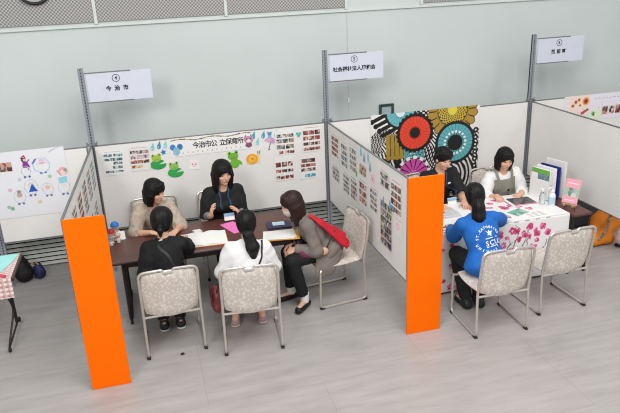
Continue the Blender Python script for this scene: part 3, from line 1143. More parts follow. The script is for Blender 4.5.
# hatched ground fields
w_ = np.sin((X * 1.0 + Z * .55) * 150 + 3 * np.sin(Z * 17))
cv.put((Z < 1.17) & (w_ > .05), '#141414')
cv.put((X > 1.09) & (Z < 1.02) & (X < 1.42) & (np.sin((X - Z * .5) * 170 + 2 * np.sin(X * 20)) > 0.05), '#141414')
cv.put((X > 1.42) & (Z < .93), '#1a1a1a')
cv.put((X > 1.42) & (Z < .93) & (np.sin(np.hypot(X - 1.5, Z - .62) * 120 + np.sin(X * 60) * .6) > .15), '#e4e1dc')
cv.put((X > 1.02) & (X < 1.32) & (Z > 1.36), '#151515')
cv.put((X > 1.02) & (X < 1.32) & (Z > 1.38) & (np.sin(X * 100) * np.sin(Z * 100) > .2), '#eae6e2')
# speckled arch and dark corner on the left
d, a = cv.polar(*at(.70, 1.06))
arch = (d < .23) & (d > .05) & (Z > 1.0)
cv.put(arch, '#161616')
cv.put(arch & (np.sin(X * 190 + 3 * np.sin(Z * 60)) * np.sin(Z * 170) > .12), '#d9d6d1')
cv.put((X < 1.0) & (Z < .93) & (np.sin(X * 46) > -.3), '#191919')
# left black / white leaves
for k in range(4):
    x, z = at(.57 + .045 * k, 1.41 - .055 * k)
    cv.line([(x - .03, z - .03), (x + .13, z + .04)], .046, '#121212')
    cv.disc(x - .03, z - .03, .03, '#121212')
# ochre stalks
for k in range(5):
    x, z = at(.74 + .055 * k, 1.06)
    cv.line([(x, z - .12), (x - .005, z + .13)], .05, '#a8872e')
    cv.line([(x + .027, z - .14), (x + .02, z + .14)], .008, '#141414')
    cv.disc(x, z - .13, .03, '#a8872e')
# teal ground block and pink bloom below the red flower
cv.put((X > .93) & (X < 1.2) & (Z < 1.02) & (Z > .86) & (np.sin(X * 130) * np.sin(Z * 130) > -.45), '#4f9ea4')
x, z = at(1.06, .70)
d, a = cv.polar(x, z)
cv.put((d < .20) & (d > .05), '#141414')
cv.put((d < .19) & (np.abs(np.sin(a * 7)) > .35), '#cf4fa6')
cv.put((d < .225) & (d > .185) & (np.sin(a * 14) > -.2), '#ece8e4')


def bloom(x, z, R, ring, petal, dark, nn, core, r0=.36, scal=0.0):
    x, z = at(x, z)
    d, a = cv.polar(x, z)
    edge = R * (1 + scal * np.abs(np.sin(a * nn / 2)))
    cv.put(d < edge, ring)
    cv.put((d < R * .86) & (d > R * .3), petal)
    cv.put((d < R * .86) & (d > R * .45) & (np.abs(np.sin(a * nn / 2)) < .16 * (R * .86) / np.maximum(d, .01) * .8), dark)
    cv.put((d < R * r0), core)
    cv.put((d < R * (r0 + .1)) & (d > R * r0) & (np.sin(a * nn) > .1), dark)


bloom(.89, 1.47, .20, '#1c1c1c', '#6bb9bf', '#2f6f78', 26, '#dcebea', .3)
x, z = at(1.555, 1.43)
d, a = cv.polar(x, z)
cv.put(d < .33 * (.93 + .1 * np.abs(np.sin(a * 9))), '#151515')
cv.put((d < .32 * (.93 + .1 * np.abs(np.sin(a * 9)))) & (np.abs(np.sin(a * 9)) > .22), '#b08c34')
cv.put(d < .215, '#a3802f'); cv.put(d < .195, '#151515'); cv.put((d < .185) & (np.sin(a * 20) * np.sin(d * 170) > -.2), '#cdb03c'); cv.put(d < .06, '#e3cf4a')
bloom(1.60, 1.03, .265, '#1a1a1a', '#5fb0b6', '#1d4f56', 28, '#151515', .37)
d, a = cv.polar(*at(1.60, 1.03))
cv.put((d < .15) & (d > .12) & (np.sin(a * 18) > -.1), '#e8f1f0')
bloom(1.075, 1.205, .225, '#141414', '#e8452a', '#8c2418', 26, '#151515', .27, .09)
for k in range(7):
    x, z = at(1.87, .62 + .09 * k)
    cv.disc(x, z, .036, '#121212'); cv.disc(x, z, .012, '#e8e4e0')
for k in range(12):
    x, z = at(.56 + .1 * (k % 6), .52 + .13 * (k // 6))
    cv.disc(x, z, .045, '#b03a6a' if k % 3 else '#2d8f8a'); cv.disc(x, z, .02, '#f0ede8')
back_sheet(cv, 'flower_tapestry', 'bold cloth hanging of giant red, teal and ochre flowers behind the man', 'tapestry', TX + TW / 2, TZ + TH / 2 + .005, y=-.004, bend=lambda X, Z: -.005 - .004 * np.sin(X * 13 + 2 * Z))
# ------------------------------------------------------------------ chairs
def rounded_slab(w, h, th, k=.3, n=18, curve=0.0, lower=0.0, notch=False):
    """slab in xz, thickness y; curve = backward bow at the sides"""
    V, F = [], []
    for side in (0, 1):
        for j in range(n + 1):
            for i in range(n + 1):
                u, v = 2 * i / n - 1, 2 * j / n - 1
                x = u * math.sqrt(1 - k * v * v / 1)
                z = v * math.sqrt(1 - k * u * u / 1)
                e = max(abs(u), abs(v)) ** 8
                t = th / 2 * (1 - .85 * e)
                zz = z * h / 2
                if lower and v < 0: zz += v * lower * (1 - u * u)
                if notch and v > .6 and abs(u) < .2: zz -= .022 * (v - .6) / .4
                y = (t if side else -t) - curve * (1 - u * u)
                V.append((x * w / 2, y, zz))
    S = (n + 1) ** 2
    for s_ in (0, 1):
        for j in range(n):
            for i in range(n):
                a = s_ * S + j * (n + 1) + i
                q = (a, a + 1, a + n + 2, a + n + 1)
                F.append(q if s_ == 0 else q[::-1])
    ring = [i for i in range(n + 1)] + [j * (n + 1) + n for j in range(1, n + 1)] + [n * (n + 1) + i for i in range(n - 1, -1, -1)] + [j * (n + 1) for j in range(n - 1, 0, -1)]
    for a, b in zip(ring, ring[1:] + ring[:1]):
        F.append((a, a + S, b + S, b))
    return V, F


def bm_from(V, F, M=None):
    bm = bmesh.new()
    vs_ = [bm.verts.new(M @ Vector(v) if M else v) for v in V]
    for f in F:
        bm.faces.new([vs_[i] for i in f])
    return bm


def make_chair():
    t = thing('stacking_chair', '', 'chair')
    hw = .243
    bm = bmesh.new()
    left = [(-hw + .01, .225, .40), (-hw, .235, .385), (-hw, .245, .014), (-hw, -.245, .014), (-hw + .004, -.222, .41), (-hw + .006, -.285, .825), (-.05, -.292, .832), (-.035, -.29, .815)]
    full = left + [(-x, y, z) for x, y, z in left[::-1]]
    tube(bm, full, .0115, 8, rad=.055)
    tube(bm, [(-hw, -.223, .39), (hw, -.223, .39)], .010, 8)
    tube(bm, [(-hw + .01, .222, .395), (hw - .01, .222, .395)], .010, 8)
    fr = obj('frame', bm, M_CHROME, t, True)
    for sx in (-1, 1):
        for y in (-.225, .225):
            obj('glide', B((sx * hw, y, .008), (.03, .05, .016), .004), M_BLK, fr)
    V, F = rounded_slab(.47, .46, .05, .2)
    obj('seat', bm_from(V, F, Matrix.Translation((0, .005, .422)) @ Matrix.Rotation(-PI / 2, 4, 'X')), M_FLORAL, t, True)
    V, F = rounded_slab(.475, .425, .034, .2, curve=.03, lower=.02, notch=True)
    tilt = math.atan2(.06, .385)
    bk = obj('backrest', bm_from(V, F, Matrix.Translation((0, -.236, .612)) @ Matrix.Rotation(tilt, 4, 'X')), M_FLORAL, t, True)
    obj('hand_grip', B((0, -.292, .806), (.085, .03, .022), .006, seg=2), M_CHROME, bk)
    return t


def copy_tree(o, parent=None):
    c = o.copy()
    C.objects.link(c)
    if parent is not None:
        c.parent = parent
    for ch in list(o.children):
        copy_tree(ch, c)
    return c


chair0 = make_chair()
G_CH = 'beige floral stacking chairs'
spots = [(-1.972, -1.672, .02, 'beige floral steel chair seating the person in black by the left orange board'),
         (-1.307, -1.858, -.09, 'beige floral steel chair seating the person in the white blouse'),
         (-.375, -1.315, PI / 2 + .12, 'beige floral steel chair turned sideways beside the photo partition'),
         (.785, -2.29, -.03, 'beige floral steel chair seating the person in the blue jacket'),
         (1.505, -2.115, .03, 'empty beige floral steel chair at the right of the flowered tablecloth'),
         (-2.0, -.345, PI, 'beige floral chair behind the brown table, under the person in the beige jumper'),
         (-1.29, -.345, PI, 'beige floral chair behind the brown table, under the woman in black'),
         (1.01, -.66, PI, 'beige floral chair under the man in the black shirt'),
         (1.80, -.76, PI + .05, 'beige floral chair under the woman in the grey pinafore')]
for i, (x, y, a, lab) in enumerate(spots):
    o = chair0 if i == 0 else copy_tree(chair0)
    o.location = (x, y, 0)
    o.rotation_euler = (0, 0, a)
    tag(o, lab, 'chair', G_CH)


# ------------------------------------------------------------------ tables
TZ0 = .685


def folding_table(label, cx, cy, w, d, z, ends=(-1, 1), inset=.10, topmat=None, grp=None, ext=0.0, leg_r=.018):
    t = thing('folding_table', label, 'table', (cx, cy, 0), 0, grp)
    obj('table_top', B((0, 0, z - .014), (w, d, .028), .006), topmat or M_TABLE, t)
    obj('edge_band', B((0, 0, z - .02), (w + .006, d + .006, .016), .003), M_TLEG, t)
    obj('side_rail', B((0, d / 2 - .12, z - .06), (w - .3, .03, .05), .004), M_TLEG, t)
    obj('side_rail', B((0, -d / 2 + .05, z - .055), (w - .3, .03, .05), .004), M_TLEG, t)
    for e in ends:
        x = e * (w / 2 - inset)
        bm = bmesh.new()
        tube(bm, [(x, -d / 2 + .06, z - .03), (x + ext * .35, (-d / 2 + .06) * (1 - 5 * ext), .3), (x, -d / 2 + .06 - ext, .045), (x, d / 2 - .03, .045), (x, d / 2 - .03, .03)], leg_r, 8, rad=.09)
        tube(bm, [(x, d / 2 - .14, z - .03), (x, d / 2 - .14, .05)], .015, 8)
        lg = obj('leg', bm, M_TLEG, t, True)
        for yy in (-d / 2 + .1 - ext, d / 2 - .03):
            cbm = L([(.018, -.011), (.024, -.008), (.024, .008), (.018, .011)], (x, yy, .024), 14, Matrix.Rotation(PI / 2, 3, 'Y'))
            obj('castor', cbm, M_BLK, lg, True)
    return t


folding_table('brown folding table between the two orange boards', -1.53, -.972, 1.84, .745, TZ0, inset=.11)
folding_table('folding table at the left edge with a turquoise paper on it', -4.17, -1.065, 1.84, .55, TZ0, ends=(-1, 1), inset=.14, ext=.14, leg_r=.009)
TZ2 = .66
folding_table('brown-topped folding table hidden under the flowered cloth', 1.235, -1.35, 1.49, .64, TZ2 - .008)
t = thing('side_table', 'narrow dark brown side table at the right end of the white cloth', 'table', (2.125, -1.42, 0))
obj('table_top', B((0, 0, TZ2 - .014), (.22, .66, .028), .005), M_TABLE, t)
for sx in (-1, 1):
    for sy in (-1, 1):
        obj('leg', B((sx * .096, sy * .3, (TZ2 - .028) / 2), (.024, .024, TZ2 - .028), .003), M_TLEG, t)
obj('shelf', B((0, 0, .2), (.2, .6, .02), .003), M_TLEG, t)


# white flowered tablecloth over table two
def cloth():
    x0, x1, y0, y1 = .47, 2.0, -1.70, -1.005
    zt = TZ2 + .004
    res = .008
    top = Canvas(x1 - x0, y1 - y0, '#f1efee', res)
    frt = Canvas(x1 - x0, zt - .03, '#efedec', res)
    rng = random.Random(3)

    def blossom(cv, x, z, r, dark):
        cols = ('#d6427f', '#e667a0', '#c42f68', '#ee8db8')
        for k in range(5):
            a = 2 * PI * k / 5 + rng.uniform(0, 1)
            cv.disc(x + .62 * r * math.cos(a), z + .62 * r * math.sin(a), r * .55, rng.choice(cols), r * .5)
        cv.disc(x, z, r * .28, '#8c2348' if dark else '#f3d6e0')

    W, Hh = frt.w, frt.h
    for k in range(9):
        x = .26 + .105 * k
        p = [(x, 0.02 + .05 * (k % 2))]
        for s_ in range(6):
            p.append((p[-1][0] + rng.uniform(-.01, .06), p[-1][1] + rng.uniform(.04, .10)))
        p = [q for q in p if q[1] < Hh - .04]
        if len(p) > 1: frt.line(p, .009, '#5c5050')
        for q in p:
            if q[0] < W - .33: frt.line([q, (q[0] + rng.uniform(-.06, .07), q[1] + .05)], .007, '#6b5b5b')
    spots_ = []
    for k in range(900):
        x, z, r_ = rng.uniform(.22, W - .34), rng.uniform(.02, Hh - .06), rng.uniform(.022, .044)
        if all(math.hypot(x - a, z - b_) > 1.25 * (r_ + c_) for a, b_, c_ in spots_) and len(spots_) < 46:
            spots_.append((x, z, r_)); blossom(frt, x, z, r_, len(spots_) % 2)
    for x, z in ((W - .30, Hh - .09), (W - .24, Hh - .16), (W - .36, Hh - .16), (W - .45, Hh - .08), (W - .5, Hh - .15), (W - .6, Hh - .1)):
        blossom(frt, x, z, .035, True)
    for k in range(5):
        frt.line([(W - .75 + k * .12, Hh - .012), (W - .70 + k * .12, Hh - .01)], .008, '#77707a')
    for x, z in ((.05, .1), (.1, .3), (.16, .12), (.14, .45)):
        blossom(frt, x, z, .02, True)
    for k in range(26):
        x, y = rng.uniform(.68, 1.25), rng.uniform(.2, .64)
        blossom(top, x, y, rng.uniform(.025, .045), k % 2)
    for x, y in ((.2, .06), (.26, .12), (.32, .04), (.4, .08)):
        top.disc(x, y, .03, '#e8a35a'); top.line([(x - .05, y - .03), (x + .04, y + .01)], .012, '#4f4a48')
    V, F, K = [], [], []

    def grid(cv, fn):
        b = len(V)
        nz, nx = cv.X.shape
        for j in range(nz):
            for i in range(nx):
                V.append(fn(cv.X[j, i], cv.Z[j, i])); K.append((*cv.a[j, i], 1))
        for j in range(nz - 1):
            for i in range(nx - 1):
                a = b + j * nx + i
                F.append((a, a + 1, a + nx + 1, a + nx))

    fold = lambda s_, z: .010 * math.sin(s_ * 9 + 1.5 * math.sin(s_ * 3)) * (zt - z) / zt
    grid(top, lambda u, v: (x0 + u, y0 + v, zt))
    grid(frt, lambda u, v: (x0 + u, y0 - .006 - abs(fold(u, v + .03)) + (.004 if v > Hh - .01 else 0), v + .03))
    side = Canvas(y1 - y0, zt - .03, '#efedec', .03)
    grid(side, lambda u, v: (x1 + .003 + abs(fold(u, v + .03)) * .5, y0 + u, v + .03))
    side2 = Canvas(y1 - y0, zt - .03, '#efedec', .03)
    grid(side2, lambda u, v: (x0 - .003 - abs(fold(u, v + .03)) * .5, y1 - u, v + .03))
    me = bpy.data.meshes.new('tablecloth')
    me.from_pydata(V, [], F)
    me.materials.append(print_mat())
    at_ = me.color_attributes.new('ink', 'FLOAT_COLOR', 'POINT')
    at_.data.foreach_set('color', np.array(K).ravel())
    me.update()
    o = link(bpy.data.objects.new('tablecloth', me))
    tag(o, 'white tablecloth with pink blossoms hanging to the floor', 'tablecloth')
    sm = o.modifiers.new('thickness', 'SOLIDIFY'); sm.thickness = .002; sm.offset = 1


cloth()
TC = TZ2 + .006   # cloth surface
TB = TZ0 + .0005   # brown table surface


# ------------------------------------------------------------------ things on the brown table
def pages(u, v):
    return .012 * (1 - (abs(u) * 2) ** 2) * 1.0


def open_book(label, cx, cy, w, d, rz, cover):
    t = thing('open_notebook', label, 'notebook', (cx, cy, TB), rz, 'open notebooks on the brown table')
    obj('cover', B((0, 0, .003), (w + .015, d + .015, .006), .001), cover, t)
    for s_ in (-1, 1):
        n = 10
        V, F = [], []
        for j in (0, 1):
            for i in range(n + 1):
                u = i / n
                z = .008 + .02 * math.sin(PI * min(1, u * 1.25)) * (1 - u) + .004
                V.append((s_ * u * w / 2, (j - .5) * d, z))
        for j in (0, 1):
            for i in range(n + 1):
                V.append((s_ * (i / n) * w / 2, (j - .5) * d, .006))
        q = n + 1
        for i in range(n):
            F += [(i, i + 1, q + i + 1, q + i), (2 * q + i, 3 * q + i, 3 * q + i + 1, 2 * q + i + 1), (i, 2 * q + i, 2 * q + i + 1, i + 1), (q + i, q + i + 1, 3 * q + i + 1, 3 * q + i)]
        F += [(n, 2 * q + n, 3 * q + n, q + n), (0, q, 3 * q, 2 * q)]
        obj('page_block', bm_from(V, F), M_PAPER, t)
    return t


open_book('open white notebook before the person in black', -1.58, -1.10, .42, .33, -.05, mat('orange_cover', '#c9803c', .6))
t = thing('pink_paper', 'sheet of bright pink paper on the brown table', 'paper', (-1.265, -.885, TB), .35)
obj('sheet', B((0, 0, .001), (.15, .30, .002)), mat('pink_paper', '#f27fc4', .6, var=.02), t)
t = thing('white_sheets', 'stack of white sheets in front of the leaning woman', 'papers', (-.885, -1.27, TB), -.16)
for k, (dx, dy, a) in enumerate(((0, 0, 0), (.02, .012, .08), (-.02, -.006, -.05))):
    obj('sheet', B((dx, dy, .011 + .0022 * k), (.27, .21, .002), 0, Matrix.Rotation(a, 3, 'Z')), M_PAPER, t)
obj('orange_envelope', B((.04, 0, .005), (.30, .225, .008), .002), mat('orange_envelope', '#e8a83a', .6), t)
t = thing('blue_booklet', 'dark blue booklet with a pale card, beside the leaning woman', 'booklet', (-.83, -1.0, TB), -.1)
obj('cover', B((0, 0, .006), (.24, .17, .012), .002), mat('navy_cover', '#2c3152', .5), t)
obj('pale_card', B((-.0, .02, .0135), (.12, .09, .003), .001), mat('pale_blue_card', '#c9dfee', .5), t)
t = thing('name_card', 'little white card beside the toys on the brown table', 'card', (-2.345, -.78, TB), .1)
obj('panel', B((0, .0, .035), (.075, .003, .085), 0, Matrix.Rotation(-.5, 3, 'X')), M_PAPER, t)
obj('stand', B((0, .03, .02), (.06, .003, .06), 0, Matrix.Rotation(.6, 3, 'X')), M_PAPER, t)
t = thing('small_white_note', 'small folded white note above the open notebook', 'note', (-1.62, -.86, TB), .3)
obj('leaf', B((0, 0, .008), (.08, .07, .003), 0, Matrix.Rotation(.12, 3, 'Y')), M_PAPER, t)
obj('leaf', B((0, .0, .0015), (.08, .07, .003)), M_PAPER, t)


def doll(label, x, y, cap, body, sc=1.0):
    t = thing('toy_figure', label, 'toy', (x, y, TB), -.2, 'small toy figures on the brown table')
    bod = obj('body', L([(.001, 0), (.022 * sc, .002), (.026 * sc, .03 * sc), (.018 * sc, .06 * sc), (.010 * sc, .066 * sc)], (0, 0, 0), 14), mat('toy_' + body, body, .6), t, True)
    obj('head', L([(.001, .06 * sc), (.022 * sc, .066 * sc), (.03 * sc, .085 * sc), (.022 * sc, .106 * sc), (.001, .112 * sc)], (0, 0, 0), 14), mat('toy_skin', '#e7cdbd', .6), t, True)
    obj('cap', L([(.034 * sc, .09 * sc), (.033 * sc, .104 * sc), (.02 * sc, .122 * sc), (.001, .128 * sc)], (0, 0, 0), 14), mat('toy_' + cap, cap, .5), t, True)
    for s_ in (-1, 1):
        obj('arm', T([(s_ * .02 * sc, 0, .05 * sc), (s_ * .04 * sc, -.01, .032 * sc)], .008 * sc, 6), mat('toy_skin', '#e7cdbd', .6), t, True)


doll('toy figure with a round blue cap at the table corner', -2.395, -.70, '#2f7fd0', '#b59a90', 1.25)
doll('toy figure with a red cap behind the orange board edge', -2.43, -.80, '#c0262c', '#d8c9c4', .95)
doll('pale toy figure before the blue-capped one', -2.37, -.86, '#d8bfb6', '#e5dcd6', .8)
doll('grey and white toy figure beside the red-capped one', -2.435, -.915, '#8c8f88', '#cfd2cc', .75)

# ------------------------------------------------------------------ things on the cloth table
t = thing('laptop', 'closed silver laptop before the man in the black shirt', 'laptop', (.80, -1.27, TC), .0)
obj('base', B((0, 0, .006), (.34, .235, .012), .004), mat('silver_case', '#d4d5d7', .35, metal=.3), t)
ld = obj('lid', B((0, 0, .0165), (.34, .235, .008), .003), mat('silver_lid', '#e0e1e3', .35, metal=.3), t)
obj('lid_mark', L([(.001, .0206), (.02, .0206), (.018, .0216), (.001, .0216)], (.03, 0, 0), 14), M_ALU, ld)
t = thing('tablet_computer', 'tablet in a white stand sleeve before the woman in the pinafore', 'tablet', (1.745, -1.23, TC), -.06)
obj('sleeve', B((0, 0, .006), (.31, .27, .012), .004), M_WHITE, t)
obj('screen', B((.0, -.01, .0135), (.25, .19, .004), .001), mat('dark_screen', '#4a4345', .12, var=.1), t)
obj('pink_edge', B((0, -.125, .013), (.27, .018, .004), .001), mat('pink_edge', '#d97a9c', .5), t)
cv = Canvas(.19, .14, '#dfe6e2')
cv.photo(.005, .005, .185, .135, ['#7fae9a', '#a8c8b8', '#6a8a84', '#c9d8cf', '#4f6a66'], random.Random(2))
cv.rect(.005, .1, .1, .135, '#58bdb4')
sheet(cv, 'photo_leaflet', 'green photo leaflet in front of the tablet', 'leaflet', (1.545, -1.50, TC + .002), (.94, .34, 0), (-.34, .94, 0))
t = thing('document_sheet', 'white printed sheet along the front of the flowered cloth', 'paper', (1.70, -1.58, TC), .04)
obj('sheet', B((0, 0, .001), (.30, .2, .002)), M_PAPER, t)
for k in range(4):
    obj('print_line', B((-.02, -.07 + .03 * k, .0024), (.2 - .03 * (k % 2), .006, .0008)), mat('grey_print', '#9a9a9c', .7), t)
t = thing('orange_leaflet', 'leaflet with orange print at the left end of the white cloth', 'leaflet', (.62, -1.56, TC), .1)
obj('sheet', B((0, 0, .001), (.26, .18, .002)), M_PAPER, t)
obj('picture', B((-.02, .03, .0024), (.12, .07, .0008)), mat('orange_print', '#eba860', .6), t)
obj('picture', B((.03, -.04, .0024), (.14, .03, .0008)), mat('dark_print', '#57504e', .6), t)
# bottles
t = thing('pump_bottle', 'white pump bottle of hand gel at the table corner', 'bottle', (1.962, -1.455, TC))
M_GEL = mat('translucent_white', '#e4ebee', .2, var=.02)
bd = obj('body', L([(.03, 0), (.034, .006), (.034, .11), (.026, .135), (.014, .145), (.014, .155)], n=20), M_GEL, t, True)
obj('label_band', L([(.0345, .025), (.0348, .03), (.0348, .095), (.0345, .1)], n=20), mat('pale_blue_label', '#b9d3e2', .5), bd, True)
obj('pump', T([(0, 0, .15), (0, 0, .20), (-.05, -.01, .203), (-.055, -.01, .19)], .007, 8), M_WHITE, t, True)
obj('collar', L([(.017, .15), (.018, .152), (.018, .17), (.01, .175)], n=16), M_WHITE, t, True)
t = thing('clear_bottle', 'clear plastic bottle left of the pump bottle', 'bottle', (1.905, -1.37, TC))
M_CLEAR = mat('clear_plastic', '#e9eef0', .08, var=.0, trans=.85)
obj('body', L([(.026, 0), (.03, .006), (.03, .09), (.02, .12), (.012, .13), (.012, .14)], n=18), M_CLEAR, t, True)
obj('cap', L([(.015, .14), (.015, .165), (.008, .17)], n=14), M_WHITE, t, True)
obj('nozzle', T([(0, 0, .165), (-.03, -.005, .172)], .006, 6), M_WHITE, t, True)

# standing files
FR = -PI / 2 + .27     # width direction angle


def standing(name, label, cat, off, w, h, th, parts, lean=0.0):
    base = Vector((2.0, -1.19, TC)) + Vector((math.cos(-.05), math.sin(-.05), 0)) * off
    t = thing(name, label, cat, base, FR)
    for pn, c, s, m_ in parts:
        obj(pn, B(c, s, .0015), m_, t)
    return t


M_FW = mat('white_board', '#eceae8', .5, var=.01)
standing('file_box', 'white magazine file standing on the cloth beside the woman in the pinafore', 'file', .0, .25, .28, .04,
         [('front_panel', (0, -.02, .105), (.25, .003, .21), M_FW), ('back_panel', (0, .02, .13), (.25, .003, .26), M_FW), ('end_panel', (-.124, 0, .13), (.003, .038, .26), M_FW), ('bottom', (0, 0, .003), (.25, .04, .004), M_FW)])
standing('green_booklet', 'booklet with a green top standing inside the white file', 'book', .0, .24, .29, .02,
         [('pages', (0, 0, .165), (.23, .018, .31), M_PAPER), ('cover_green', (0, -.011, .295), (.232, .003, .05), mat('leaf_green', '#6fb04a', .5)), ('cover_photo', (.04, -.011, .235), (.15, .003, .07), mat('photo_cover', '#6f8a8e', .5, var=.4, scale=60))])
standing('white_binder', 'white binder between the green booklet and the blue folder', 'binder', .055, .25, .30, .03,
         [('cover', (0, -.014, .17), (.245, .003, .34), M_FW), ('cover', (0, .014, .17), (.245, .003, .34), M_FW), ('spine', (-.12, 0, .17), (.003, .028, .34), M_FW), ('pages', (0.0, 0, .165), (.23, .024, .32), M_PAPER)])
standing('blue_folder', 'dark blue folder among the standing files', 'folder', .105, .25, .32, .02,
         [('cover', (0, -.008, .175), (.25, .003, .35), mat('royal_blue', '#1d2a7a', .45)), ('cover', (0, .008, .175), (.25, .003, .35), mat('royal_blue', '#1d2a7a', .45)), ('spine', (.124, 0, .175), (.003, .016, .35), mat('royal_blue', '#1d2a7a', .45)), ('pages', (-.004, 0, .15), (.235, .012, .285), M_PAPER)])
standing('white_folder', 'tallest white folder at the back of the standing files', 'folder', .17, .25, .35, .02,
         [('cover', (0, -.008, .20), (.25, .003, .40), M_FW), ('cover', (0, .008, .20), (.25, .003, .40), M_FW), ('spine', (-.124, 0, .20), (.003, .016, .40), M_FW), ('pages', (0, 0, .19), (.235, .012, .37), M_PAPER)])
# easel with pink book
t = thing('book_easel', 'little wooden easel on the dark side table', 'easel', (2.155, -1.52, TZ2), -1.05)
M_WOOD = mat('pale_wood', '#c89a76', .55, var=.15, scale=10, stretch=(1, 1, 8))
for s_ in (-1, 1):
    obj('front_leg', T([(s_ * .05, -.045, .0), (s_ * .02, .02, .19)], .008, 6), M_WOOD, t)
obj('rear_leg', T([(0, .085, 0), (0, .02, .185)], .008, 6), M_WOOD, t)
obj('ledge', B((0, -.055, .035), (.15, .04, .014), .003), M_WOOD, t)
for s_ in (-1, 1):
    obj('peg', B((s_ * .045, -.075, .03), (.022, .03, .03), .004), M_WOOD, t)
cv = Canvas(.155, .25, '#e9a3b0', .004)
cv.rect(0, .07, .155, .16, '#8fa08e')
cv.photo(.0,   .072, .155, .158, ['#6f8a6a', '#a9b8a8', '#4a5a6a', '#c9cfc8', '#8a9aa8'], random.Random(8))
cv.line([(.03, .205), (.125, .205)], .012, '#f3d3d8'); cv.line([(.03, .03), (.12, .03)], .01, '#f6dfe2')
mm = frame_matrix((0, 0, 0), (1, 0, 0))
o = bpy.data.objects.new('pink_book', cv.build('pink_book', .012)); link(o)
o.matrix_world = Matrix.Translation((2.155, -1.52, TZ2)) @ Matrix.Rotation(-1.05, 4, 'Z') @ Matrix.Translation((0, -.022, .165)) @ Matrix.Rotation(-.33, 4, 'X')
tag(o, 'pink book with a photo cover on the wooden easel', 'book')

# ------------------------------------------------------------------ left table things and bags
M_CYAN = mat('turquoise_paper', '#a9ece8', .6, var=.03)
t = thing('turquoise_paper', 'turquoise paper on the table at the left edge', 'paper', (-3.44, -.98, TB + .004), 0)
pts = [(-.5, .17), (.165, .17)] + [(.165 - .12 * (k / 8) ** 1.5, .17 - .44 * k / 8) for k in range(1, 9)] + [(-.5, -.34)]
bm = prism(bmesh.new(), pts, .001, .004, lambda v: Vector((v.x, v.z, v.y)))
obj('sheet', bm, M_CYAN, t)
# gingham cloth hanging from the table end
cv = Canvas(.5, .19, '#f0e4e0', .006)
for k in range(12):
    cv.put((np.abs(cv.X - .02 - k * .045) < .011), '#dcb9b4')
for k in range(8):
    m_ = np.abs(cv.Z - .02 - k * .045) < .011
    cv.put(m_, '#d8b2ad'); cv.put(m_ & ((cv.X % .045) < .022), '#b98b88')
o = sheet(cv, 'gingham_cloth', 'pink checked cloth hanging off the front of the left edge table', 'cloth', (-3.515, -1.349, .60), (1, 0, 0), (0, 0, 1), th=.003)
cv2 = Canvas(.5, .54, '#eadfdb', .006)
for k in range(12):
    cv2.put((np.abs(cv2.X - .02 - k * .045) < .011), '#dcb9b4')
    cv2.put((np.abs(cv2.Z - .02 - k * .045) < .011), '#d8b2ad')
ct = bpy.data.objects.new('cloth_top', cv2.build('cloth_top')); link(ct, o)
ct.matrix_parent_inverse = o.matrix_world.inverted()
ct.matrix_world = frame_matrix((-3.515, -1.072, TB + .0016), (1, 0, 0), (0, 1, 0))
t = thing('pink_ribbon', 'crimson ribbon across the left edge table', 'ribbon', (-3.45, -1.22, TB + .001), 0)
obj('band', T([(-.25, .10, .014), (-.08, .06, .018), (.06, -.04, .015), (.14, -.10, .014)], .013, 8, rad=.05), mat('crimson_ribbon', '#d84a6a', .5), t, True)
s = Sdf(.012)
s.ell((-3.475, .15, .13), (.085, .10, .14), k=.04).ell((-3.45, .14, .08), (.085, .11, .09), k=.05).plane((0, 0, .012), (0, 0, -1))
o, _, _ = sdf_obj('black_bag', s, mat('black_nylon', '#121214', .7, bump=.3), wrinkle=.004, freq=30)
tag(o, 'slumped black bag on the floor behind the left edge table', 'bag')
obj('handle', T([(-3.52, .10, .24), (-3.49, .09, .31), (-3.43, .09, .31), (-3.42, .10, .22)], .012, 8, rad=.05), mat('black_nylon', '#121214'), o, True)
s = Sdf(.01)
s.ell((-3.315, .17, .09), (.05, .07, .09), k=.04).ell((-3.30, .15, .055), (.055, .075, .06), k=.04).plane((0, 0, .01), (0, 0, -1))
o, _, _ = sdf_obj('navy_bag', s, mat('navy_print', '#1d1f4e', .6, var=.5, scale=22), wrinkle=.003, freq=40)
tag(o, 'small navy blue bag beside the slumped black bag', 'bag')
obj('strap', T([(-3.34, .14, .15), (-3.36, .10, .21), (-3.33, .11, .22), (-3.30, .14, .16)], .008, 6, rad=.04), mat('tan_strap', '#b59a78'), o, True)
# next booth on the right: orange bag, assumed dark case, shoe
s = Sdf(.012)
A, Bp = V3(2.80, -1.22, .20), V3(2.93, -1.05, .22)
s.ell((2.80, -1.20, .07), (.20, .11, .085), None, .05).ell((2.92, -1.13, .19), (.19, .11, .19), None, .06).ell((3.05, -1.08, .26), (.15, .10, .2), None, .05).plane((0, 0, .006), (0, 0, -1))
o, _, _ = sdf_obj('orange_bag', s, mat('orange_fabric', '#e07f1a', .7, bump=.4, bscale=15), wrinkle=.011, freq=21)
tag(o, 'slumped orange cloth bag on the floor right of the side table', 'bag')
obj('grey_strap', T([(2.72, -1.31, .10), (2.80, -1.31, .20), (2.88, -1.255, .30), (2.95, -1.21, .36)], .014, 6), mat('grey_webbing', '#7a7268', .7, var=.4, scale=40), o, True)
t = thing('assumed_case', 'assumed dark grey case filling the dark area behind the side table', 'case', (3.05, -.55, 0), .1)  # the case is a guess that fills the dark area here
obj('body', B((0, 0, .20), (.75, .36, .36), .03, seg=3), mat('charcoal_case', '#434347', .6), t, True)
obj('carry_handle', T([(-.1, 0, .37), (-.09, 0, .41), (.09, 0, .41), (.1, 0, .37)], .01, 8, rad=.02), M_BLK, t, True)
for k in (-1, 1):
    obj('latch', B((k * .22, -.184, .29), (.05, .012, .05), .004), M_ALU, t)
s = Sdf(.008)
